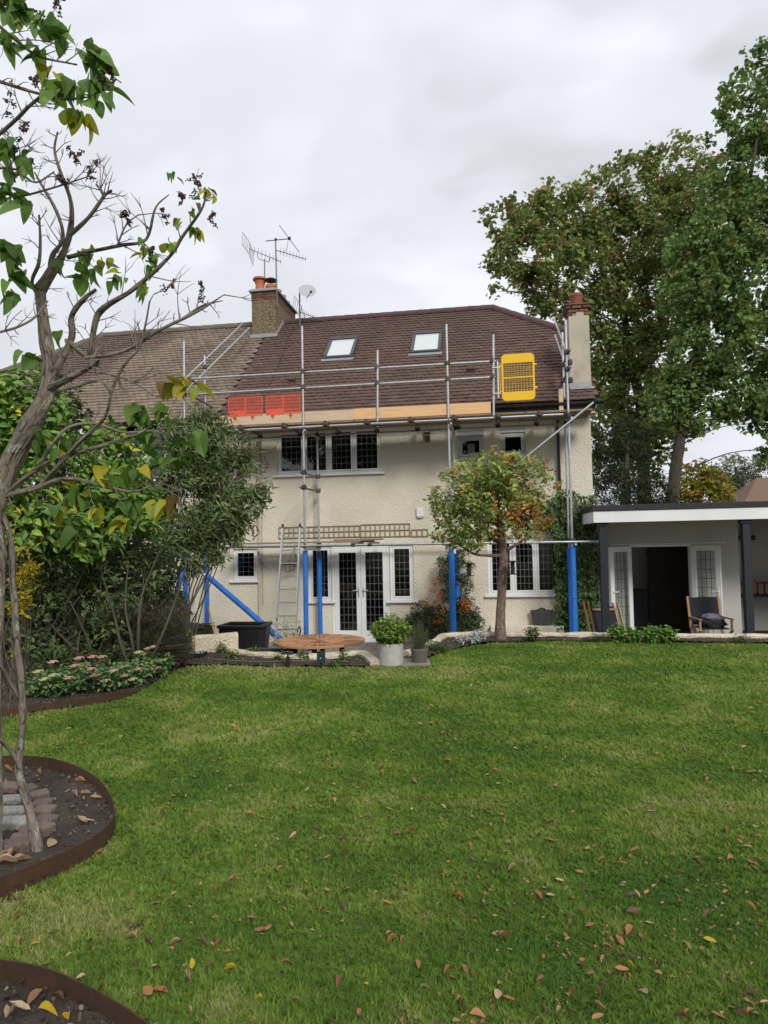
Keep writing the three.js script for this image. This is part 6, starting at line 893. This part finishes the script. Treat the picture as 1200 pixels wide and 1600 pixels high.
// ------------------------------------------------------------------ trees on the far side of the garden, mirrored in the window panes and shading the near lawn
{
  const spots = [[-9, 29, 11.5, 'broad green tree at the end of the garden beside the shrubs'], [-2.5, 33, 13, 'tall green tree closing the end of the garden'], [4.5, 31, 13.5, 'spreading green tree whose leaves fall on the lawn'], [11.5, 29, 12, 'leafy green tree at the end corner of garden']];
  for (const [x, z, h, l] of spots) {
    rnd = mulberry(900 + Math.round(x * 3)); const lobes = []; for (let i = 0; i < 13; i++) { const y = R(0.16, 0.95) * h, w = 3.1 * Math.sin(Math.PI * Math.min(0.95, 0.18 + y / h * 0.78)); lobes.push([V(x + R(-1, 1) * w, y, z + R(-1, 1) * w * 0.6), R(1.3, 1.9), 1]); }
    tree('garden_tree', l, 'tree', [V(x, -0.05, z), V(x + 0.1, h * 0.3, z), V(x - 0.1, h * 0.65, z), V(x, h * 0.9, z)], [0.3, 0.24, 0.15, 0.05], lobes, 420, 0.30, 'ovate', palette([[4, [0.075, 0.125, 0.035]], [3, [0.055, 0.095, 0.028]], [1, [0.13, 0.14, 0.04]]], 0.3), { mat: M.leafFar, n: 7, spread: 1.7, W: 0.8, gap: -0.2, freq: 0.8, shell: 0.6, twigs: 2 });
  }
}
// ------------------------------------------------------------------ lilac standing in the steel ring
{
  rnd = mulberry(201);
  const t = thing('lilac_tree', 'old lilac with bare grey branches and heart shaped leaves in steel ring', 'tree'), D = 3.66;
  const P = (u, v, d = D) => atD(u, v, d), ground = (u, v) => { const p = atY(u, v, 0.02); p.y = -0.02; return p; };
  const W = (px, d = D) => px / 2 * d / FOC;   // half width in metres of a stem px wide
  const st = (name, pts, w, mat = M.barkLilac, seg = 8) => mesh(name, limb(pts, w.map((q) => W(q < 18 ? q * 0.78 : q * 0.9)), seg, 5, 0.16), mat, t);
  st('trunk', [ground(-8, 1352), P(-7, 1200, 3.6), P(-6, 1000, 3.66), P(-2, 880, 3.7), P(-8, 800, 3.72), P(20, 720, 3.72), P(56, 650, 3.7), P(78, 592, 3.7), P(70, 520, 3.7), P(62, 450, 3.7)], [22, 20, 20, 22, 32, 38, 33, 27, 20, 19], M.barkLilac, 14);
  st('stem', [ground(62, 1334), P(48, 1275, 3.64), P(29, 1200, 3.68), P(36, 1125, 3.7), P(27, 1010, 3.72), P(20, 910, 3.74), P(16, 840, 3.74), P(-2, 790, 3.74)], [22, 17, 15, 15, 13, 12, 11, 10], M.barkLilac, 12);
  st('stem', [P(30, 1195, 3.68), P(16, 1172, 3.66), P(-6, 1150, 3.6)], [12, 9, 9]); st('stem', [P(28, 1090, 3.7), P(12, 1060, 3.68), P(-8, 1030, 3.6)], [10, 8, 8]);
  const thick = [
    [[[62, 452, 3.7], [80, 425, 3.7], [95, 405, 3.7], [109, 361, 3.68], [111, 317, 3.66], [92, 263, 3.6], [85, 234, 3.6], [90, 206, 3.6]], [22, 19, 16, 12, 8, 6, 5, 3]],
    [[[108, 368, 3.68], [139, 339, 3.66], [165, 304, 3.62], [174, 298, 3.6]], [9, 8, 7, 6]], [[[163, 308, 3.62], [157, 296, 3.6], [150, 288, 3.6]], [6, 5, 4]],
    [[[79, 420, 3.7], [82, 400, 3.7], [98, 374, 3.74], [89, 332, 3.78], [63, 285, 3.8], [54, 269, 3.8]], [12, 10, 8, 7, 5, 3]],
    [[[56, 455, 3.7], [50, 440, 3.66], [60, 412, 3.6], [63, 380, 3.6], [61, 336, 3.6]], [9, 7, 7, 6, 4]],
    [[[78, 600, 3.7], [98, 560, 3.68], [113, 525, 3.66], [112, 495, 3.64], [133, 465, 3.6], [150, 452, 3.6]], [18, 16, 14, 12, 10, 7]],
    [[[110, 535, 3.66], [138, 556, 3.62], [147, 515, 3.6], [156, 487, 3.58], [203, 456, 3.52], [241, 424, 3.48], [269, 396, 3.46], [285, 370, 3.44], [317, 323, 3.4], [322, 300, 3.4]], [10, 10, 11, 12, 9, 8, 7, 6, 5, 3]],
    [[[78, 606, 3.68], [110, 590, 3.6], [154, 566, 3.5]], [16, 14, 9]], [[[133, 559, 3.6], [196, 548, 3.5], [245, 518, 3.45], [280, 501, 3.42], [315, 483, 3.4], [351, 460, 3.38]], [8, 8, 7, 6, 5, 2]], [[[280, 501, 3.42], [320, 476, 3.46], [348, 470, 3.5]], [5, 4, 2]],
    [[[84, 612, 3.7], [110, 605, 3.75], [152, 594, 3.8]], [9, 8, 5]],
    [[[8, 775, 3.72], [50, 765, 3.66], [105, 748, 3.6], [175, 763, 3.5], [217, 767, 3.45], [252, 746, 3.42]], [12, 11, 9, 6, 4, 2]],
    [[[0, 780, 3.72], [70, 725, 3.68], [157, 697, 3.6], [227, 672, 3.54], [252, 644, 3.5]], [11, 9, 7, 5, 2]],
    [[[63, 722, 3.7], [105, 669, 3.74], [147, 662, 3.78], [196, 676, 3.8], [250, 670, 3.8], [300, 665, 3.8]], [7, 6, 6, 5, 3, 2]],
    [[[63, 760, 3.7], [122, 693, 3.6], [164, 651, 3.55], [175, 609, 3.5], [196, 567, 3.46], [217, 543, 3.44], [227, 508, 3.42], [234, 470, 3.4]], [10, 8, 7, 6, 6, 5, 4, 3]],
    [[[136, 580, 3.6], [185, 588, 3.55], [224, 606, 3.5], [246, 620, 3.48], [280, 612, 3.46]], [4, 4, 3, 3, 2]],
    [[[106, 402, 3.7], [142, 393, 3.64], [190, 383, 3.58], [228, 374, 3.54], [244, 323, 3.5], [264, 304, 3.5]], [10, 8, 7, 6, 4, 2]], [[[183, 384, 3.58], [198, 350, 3.56], [217, 335, 3.55]], [4, 3, 2]],
    [[[-5, 38, 3.1], [41, 76, 3.05], [63, 89, 3.0], [120, 101, 2.95]], [6, 5, 4, 3]], [[[-5, 126, 3.1], [63, 147, 3.05], [104, 155, 3.0], [150, 150, 3]], [6, 5, 4, 2]], [[[-6, 214, 3.2], [30, 182, 3.15], [47, 165, 3.1], [76, 142, 3.05]], [7, 7, 6, 6]], [[[-5, 262, 3.3], [25, 265, 3.25], [56, 285, 3.2], [85, 268, 3.2]], [5, 4, 4, 2]], [[[20, 310, 3.4], [60, 300, 3.4], [110, 285, 3.4], [140, 275, 3.4]], [4, 4, 3, 2]], [[[-5, 520, 3.5], [30, 510, 3.5], [55, 495, 3.52], [75, 470, 3.55]], [5, 4, 4, 3]], [[[24, 285, 3.3], [14, 240, 3.3], [12, 205, 3.3]], [3, 3, 2]]];
  for (const [pts, w] of thick) { const m = st('branch', pts.map((p) => P(...p)), w, w[0] > 9 ? M.barkLilac : M.barkTwig, 7); void m; }
  // twigs off the branches
  { const L = []; for (const [pts] of thick) for (let k = 0; k < pts.length * 1.8; k++) { const i = Math.floor(rnd() * (pts.length - 1)), q = rnd(), a = pts[i], b = pts[i + 1], u = a[0] + (b[0] - a[0]) * q, v = a[1] + (b[1] - a[1]) * q, d = a[2] + (b[2] - a[2]) * q, an = Math.atan2(b[1] - a[1], b[0] - a[0]) + (rnd() < 0.5 ? -1 : 1) * R(0.5, 1.2), l = R(10, 60) * (rnd() < 0.3 ? 1.3 : 0.7), e = [u + Math.cos(an) * l, v + Math.sin(an) * l, d + R(-0.14, 0.14)], m2 = [u + Math.cos(an) * l * 0.55 + R(-5, 5), v + Math.sin(an) * l * 0.55 + R(-5, 5), d + R(-0.06, 0.06)]; L.push(limb([P(u, v, d), P(...m2), P(...e)], [W(2), W(1.3), W(0.6)], 4, 3, 0)); if (l > 22) for (let w = 0; w < 2; w++) { const a2 = an + R(-1.1, 1.1), l2 = l * R(0.25, 0.5); L.push(limb([P(...m2), P(m2[0] + Math.cos(a2) * l2 * 0.5 + R(-2, 2), m2[1] + Math.sin(a2) * l2 * 0.5 + R(-2, 2), m2[2]), P(m2[0] + Math.cos(a2) * l2, m2[1] + Math.sin(a2) * l2, m2[2] + R(-0.05, 0.05))], [W(1.2), W(0.9), W(0.5)], 4, 2, 0)); } } mesh('twigs', merge(L), M.barkTwig, t); }
  // leaves, one by one
  const geos = [[0.74, 0.22, 0.35], [0.68, 0.3, 0.55], [0.8, 0.12, 0.15], [0.62, 0.4, 0.8]].map(([w, f, c]) => leafGeo('heart', 1, w, 5, f, c));
  const vein = (c) => leafMat(0.55, 0.45, { color: lin(...c), specularIntensity: 0.5 });
  const greens = [[0.13, 0.25, 0.038], [0.095, 0.195, 0.03], [0.17, 0.30, 0.045], [0.11, 0.22, 0.034]].map(vein), yell = [[0.42, 0.42, 0.03], [0.52, 0.45, 0.03], [0.27, 0.33, 0.03]].map(vein), brown = [[0.22, 0.15, 0.04]].map(vein);
  const clusters = [[15, 12, 3.0, 12, 28, 40, 0.1], [40, 25, 3.0, 9, 20, 36, 0.05], [75, 48, 2.95, 10, 22, 36, 0], [8, 70, 3.0, 7, 20, 36, 0.1], [55, 95, 3.0, 6, 22, 28, 0.1], [105, 62, 2.95, 4, 12, 36, 0], [140, 105, 2.95, 13, 22, 36, 0], [100, 148, 3.0, 14, 26, 36, 0.05], [155, 150, 2.95, 12, 20, 36, 0], [120, 190, 3.0, 9, 18, 30, 0.5], [80, 120, 3.0, 4, 14, 26, 0.6], [12, 240, 3.2, 7, 20, 34, 0], [40, 250, 3.2, 3, 10, 34, 0], [8, 305, 3.3, 8, 20, 36, 0.05], [28, 325, 3.3, 3, 10, 38, 0], [10, 400, 3.5, 7, 18, 38, 0.05], [28, 432, 3.5, 6, 16, 34, 0], [12, 470, 3.5, 5, 16, 30, 0.1], [88, 420, 3.7, 5, 12, 24, 0.3], [128, 440, 3.6, 8, 16, 28, 0.15], [140, 405, 3.64, 5, 12, 24, 0.2], [160, 420, 3.6, 6, 14, 22, 0.3], [185, 440, 3.54, 8, 14, 22, 0.2], [220, 390, 3.54, 6, 12, 20, 0.75], [240, 415, 3.5, 6, 12, 22, 0.3], [222, 458, 3.5, 8, 13, 24, 0.6], [260, 390, 3.46, 4, 10, 22, 0.5], [300, 365, 3.44, 5, 12, 20, 0.45], [285, 345, 3.44, 3, 8, 16, 0.6], [330, 305, 3.4, 6, 12, 17, 0.4], [275, 280, 3.45, 4, 10, 15, 0.1], [305, 325, 3.4, 4, 12, 15, 0.5], [275, 605, 3.46, 9, 15, 30, 1], [300, 610, 3.46, 4, 10, 34, 0.9], [250, 655, 3.5, 6, 16, 30, 0], [215, 648, 3.54, 6, 14, 30, 0], [310, 692, 3.8, 5, 14, 32, 0.1], [285, 715, 3.5, 6, 16, 32, 0], [265, 725, 3.45, 5, 14, 34, 0.1], [240, 700, 3.5, 5, 16, 32, 0.05], [215, 745, 3.45, 6, 16, 32, 0.1], [270, 795, 3.45, 6, 14, 32, 0.7], [245, 797, 3.45, 4, 12, 30, 0.8], [185, 825, 3.5, 6, 14, 30, 0.75], [165, 750, 3.5, 5, 18, 32, 0.1], [120, 770, 3.6, 6, 20, 32, 0.15], [75, 805, 3.62, 5, 18, 32, 0.3], [110, 845, 3.6, 7, 20, 32, 0.35], [150, 800, 3.55, 5, 16, 30, 0.2], [90, 700, 3.7, 5, 20, 32, 0.1], [45, 565, 3.7, 4, 14, 26, 0.2], [65, 690, 3.6, 4, 16, 30, 0.2], [205, 800, 3.5, 5, 14, 30, 0.3], [100, 535, 3.75, 3, 14, 26, 0.3]];
  for (const [u, v, d, n, r, size, y] of clusters) for (let k = 0; k < n; k++) {
    const m = mesh('leaf', geos[Math.floor(rnd() * 4)], rnd() < y ? (rnd() < 0.1 ? brown[0] : yell[Math.floor(rnd() * 3)]) : greens[Math.floor(rnd() * 4)], t);
    m.position.copy(P(u + gauss() * r, v + gauss() * r - size * 0.3, d + gauss() * 0.05)); m.rotation.set(R(-0.1, 1.55), R(0, 6.283), R(-0.9, 0.9), 'YXZ'); const ls = size * R(0.7, 1.15) * d / FOC; m.scale.set(ls * R(0.85, 1.15), ls, ls);
  }
  // dry seed heads
  const heads = [[82, 18, 3, 28], [178, 118, 2.95, 16], [165, 130, 2.95, 14], [12, 160, 3.2, 30], [25, 225, 3.2, 22], [118, 245, 3.4, 20], [140, 268, 3.4, 20], [98, 285, 3.4, 16], [40, 262, 3.3, 18], [310, 285, 3.4, 20], [335, 345, 3.42, 14], [258, 340, 3.5, 14], [266, 446, 3.5, 14], [312, 458, 3.4, 18], [195, 340, 3.56, 12], [235, 400, 3.5, 14], [60, 130, 3.0, 18], [145, 80, 2.95, 10], [40, 200, 3.1, 12], [282, 310, 3.42, 12]];
  const q = mulberry(5), ico = new THREE.IcosahedronGeometry(1, 0);
  for (const [u, v, d, r] of heads) {   // loose panicles: a bent axis, side sprays, little capsules on each
    const L = [], ax = R(-0.9, 0.9) - Math.PI / 2, X = Math.cos(ax) * r, Y = Math.sin(ax) * r, at = (s) => [u + X * (s * 2 - 0.9) + 3 * Math.sin(s * 5 + u), v + Y * (s * 2 - 0.9)];
    L.push(limb([0, 0.35, 0.7, 1].map((s) => P(...at(s), d)), [0.0026, 0.0018, 0.001], 4, 3, 0));
    const n = 6 + Math.floor(q() * 5); for (let k = 0; k < n; k++) { const s = 0.12 + 0.85 * q(), [cu, cv] = at(s), an = q() * 6.283, l = r * (0.25 + 0.75 * q()) * (1.1 - 0.7 * s), eu = cu + Math.cos(an) * l, ev = cv + Math.sin(an) * l * 0.8, ed = d + (q() - 0.5) * 0.05; L.push(rod(P(cu, cv, d), P(eu, ev, ed), 0.0012, 4)); const m = 7 + Math.floor(q() * 9); for (let j = 0; j < m; j++) { const w = 0.3 + 0.8 * q(); L.push(flat(ico.clone()).scale(0.003 + 0.002 * q(), 0.0055, 0.0032).rotateZ(q() * 3).rotateX(q() * 3).translate(...P(cu + (eu - cu) * w + (q() - 0.5) * 6, cv + (ev - cv) * w + (q() - 0.5) * 6, d + (ed - d) * w + (q() - 0.5) * 0.015).toArray())); } }
    mesh('seed_head', merge(L), M.seed, t);
  }
}
// ------------------------------------------------------------------ granite setts in the ring
{
  rnd = mulberry(211);
  const t = thing('sett_patch', 'ring of worn brown and grey granite setts round the lilac foot', 'paving');
  const c = atY(-20, 1262, 0.03), put = (x, z, w, l, ry, m) => { const g = new RoundedBoxGeometry(w, 0.09, l, 3, 0.016), p = g.attributes.position; for (let i = 0; i < p.count; i++) p.setY(i, p.getY(i) + 0.006 * perlin.noise(p.getX(i) * 22 + x * 9, 1, p.getZ(i) * 22 + z * 9)); g.computeVertexNormals(); const k = mesh('sett', metreUV(flat(g)), M.setts[m], t); k.position.set(x, 0.025 + R(-0.005, 0.007), z); k.rotation.set(R(-0.03, 0.03), ry, R(-0.03, 0.03)); };
  for (const [u, v, ry, m, w, l] of [[17, 1246, 0.06, 0, 0.16, 0.10], [20, 1264, 0.05, 1, 0.17, 0.10], [22, 1283, 0.05, 1, 0.18, 0.105], [-18, 1250, 0.05, 0, 0.16, 0.10], [-18, 1270, 0.05, 1, 0.16, 0.10], [18, 1228, -0.2, 2, 0.17, 0.10], [62, 1238, 0.6, 2, 0.11, 0.10], [66, 1252, 0.25, 3, 0.12, 0.095], [69, 1265, 0.0, 2, 0.12, 0.10], [71, 1278, -0.15, 3, 0.12, 0.095], [66, 1292, -0.5, 2, 0.12, 0.10], [46, 1297, -0.9, 3, 0.12, 0.10], [40, 1306, 0.3, 2, 0.15, 0.10], [24, 1318, 0.25, 3, 0.16, 0.10], [44, 1230, 0.9, 3, 0.10, 0.10], [-8, 1226, 0, 3, 0.15, 0.1], [-6, 1322, 0.1, 2, 0.15, 0.1]]) { const p = atY(u, v, 0.06); put(p.x, p.z, w, l, ry + 0.15, m); } void c;
}
// ------------------------------------------------------------------ fallen leaves
{
  rnd = mulberry(221);
  const geos = [[0.42, 0.25, 0.5], [0.34, 0.8, 0.3], [0.5, 0.15, -0.35], [0.3, 1.1, 0.45], [0.46, 0.2, 0.2]].map(([w, f, c], i) => { const g = leafGeo('ovate', 1, w, 5, f, c), p = g.attributes.position; for (let k = 0; k < p.count; k++) p.setXYZ(k, p.getX(k) + 0.12 * Math.sin(p.getZ(k) * 3 + i), p.getY(k) + 0.06 * perlin.noise(p.getX(k) * 5 + i * 3, 2, p.getZ(k) * 5), p.getZ(k)); g.computeVertexNormals(); g.translate(0, 0, -0.5); g.computeBoundingBox(); g.translate(0, -g.boundingBox.min.y, 0); return g; });
  const kinds = [['curled orange brown dead leaf lying on the lawn', [[0.36, 0.165, 0.06], [0.43, 0.215, 0.08], [0.30, 0.13, 0.05], [0.24, 0.12, 0.06]]], ['pale tan dry leaf lying on the lawn', [[0.42, 0.29, 0.16], [0.36, 0.25, 0.14], [0.48, 0.36, 0.22]]], ['dark brown shrivelled leaf lying on the lawn', [[0.10, 0.058, 0.034], [0.15, 0.08, 0.045]]], ['fresh yellow leaf lying on the lawn', [[0.50, 0.36, 0.02]]]].map(([l, c]) => [l, c.map((q) => std(q, 0.75))]);
  const shapes = ['curled', 'folded', 'arched', 'rolled', 'flat'], hues = ['orange brown', 'pale tan', 'dark brown', 'bright yellow'], near = (x, z, P, d) => P.some(([a, b]) => Math.hypot(a - x, b - z) < d);
  const where = (x, z) => near(x, z, ring1s, 0.6) ? 'on grass beside the lilac ring' : near(x, z, ring2s, 0.6) ? 'on grass beside the bare soil ring' : near(x, z, bedEdgeLeft, 0.7) ? 'on grass along the planted bed' : near(x, z, bedEdgeRight, 0.9) ? 'on grass near the long kerb' : 'out on the open lawn';
  const drop = (x, z, y, kind, size, ry, label, grp) => { const [, m] = kinds[kind], g = Math.floor(rnd() * 5), l = `${shapes[g]} ${hues[kind]} dead leaf ${where(x, z)}`, k = tag(mesh('fallen_leaf', geos[g], m[Math.floor(rnd() * m.length)]), label ?? l, 'leaf', grp ?? `${shapes[g]} ${hues[kind]} leaves ${where(x, z)}`); k.position.set(x, y, z); k.rotation.set(R(-0.25, 0.25), ry, R(-0.3, 0.3), 'YXZ'); k.scale.set(size * R(0.75, 1.25), size, size); };
  let n = 0;
  for (let i = 0; i < 4000 && n < 282; i++) {
    const u = R(20, 1195), v = 1052 + 543 * Math.pow(rnd(), 1.05); const p = atY(u, v, 0.02); if (inPoly(p.x, p.z, ring1s) || inPoly(p.x, p.z, ring2s) || inPoly(p.x, p.z, bedLeft) || inPoly(p.x, p.z, bedRight)) continue;
    const dens = 0.4 + 1.2 * perlin.noise(p.x * 0.9, 3, p.z * 0.9) + (u > 500 ? 0.2 : -0.05); if (rnd() > dens) continue;
    const q = rnd(), kind = q < 0.60 ? 0 : q < 0.82 ? 1 : q < 0.96 ? 2 : 3; drop(p.x, p.z, R(0.008, 0.02), kind, R(0.028, 0.056) * (rnd() < 0.1 ? 1.25 : 1), R(0, 6.28)); n++;
  }
  // litter in the two rings
  const lit = (u, v, kind, size, label) => { const p = atY(u, v, 0.05); drop(p.x, p.z, 0.05, kind, size, R(0, 6.28), label, 'leaf litter in the steel rings'); };
  for (const [u, v] of [[8, 1340], [18, 1338], [28, 1345], [12, 1350], [38, 1346], [2, 1347], [78, 1318]]) lit(u, v, 1, R(0.07, 0.1), 'crisp tan leaf in litter at the steel ring edge');
  for (const [u, v, k] of [[125, 1222, 0], [120, 1243, 1], [135, 1241, 1], [150, 1246, 0], [112, 1262, 0], [128, 1282, 1], [140, 1283, 1], [60, 1208, 0], [14, 1205, 0]]) lit(u, v, k, R(0.06, 0.09), 'dry leaf on the soil inside the lilac ring');
  for (const [u, v, k, s] of [[75, 1585, 3, 0.075], [108, 1590, 3, 0.06], [90, 1562, 2, 0.07], [30, 1575, 1, 0.08], [15, 1590, 1, 0.08], [55, 1560, 0, 0.07]]) lit(u, v, k, s, k === 3 ? 'yellow leaf on dark soil inside the bare steel ring' : 'brown leaf on dark soil inside the bare steel ring');
  // crumbs of broken leaf between the blades
  { const cr = []; for (let i = 0; i < 9000 && cr.length < 1300; i++) { const u = R(-50, 1250), v = 1050 + 560 * Math.pow(rnd(), 1.15), p = atY(u, v, 0.02); if (inPoly(p.x, p.z, ring1s) || inPoly(p.x, p.z, ring2s) || inPoly(p.x, p.z, bedLeft) || inPoly(p.x, p.z, bedRight) || perlin.noise(p.x * 1.3, 8, p.z * 1.3) < R(-0.4, 0.3)) continue; cr.push({ p: p.setY(R(0.008, 0.022)), s: R(0.012, 0.032), c: [[0.36, 0.17, 0.06], [0.36, 0.24, 0.12], [0.12, 0.07, 0.04]][Math.floor(rnd() * 3)], e: [R(-0.6, 0.6), R(0, 6.28), R(-0.6, 0.6)] }); } tag(scatter('leaf_litter', leafGeo('ovate', 1, 0.5, 2, 0.3, 0.4), std([1, 1, 1], 0.85), null, cr), 'small broken bits of dead leaf between the grass blades', 'leaf litter', null, 'stuff'); }
  // bark chips and crumbs on the soil
  const it = []; for (const [P, n, y] of [[ring1s, 2600, 0.035], [ring2s, 2200, 0.035], [bedLeft, 2500, 0.03], [bedRight, 900, 0.03]]) { let k = 0; for (let i = 0; i < 40000 && k < n; i++) { const x = R(-4, 8), z = R(4, 14.4); if (!inPoly(x, z, P)) continue; k++; const b = rnd(); it.push({ p: V(x, y + R(-0.006, 0.012), z), s: [R(0.004, 0.011), R(0.003, 0.006), R(0.006, 0.02)], c: b < 0.6 ? [0.06, 0.045, 0.033] : b < 0.85 ? [0.14, 0.10, 0.07] : [0.28, 0.25, 0.2] }); } }
  tag(scatter('bark_chips', flat(new THREE.IcosahedronGeometry(1, 0)), std([1, 1, 1], 0.95), null, it), 'bark chips and crumbs scattered over the soil', 'bark chips', null, 'stuff');
}
renderer.render(scene, camera);
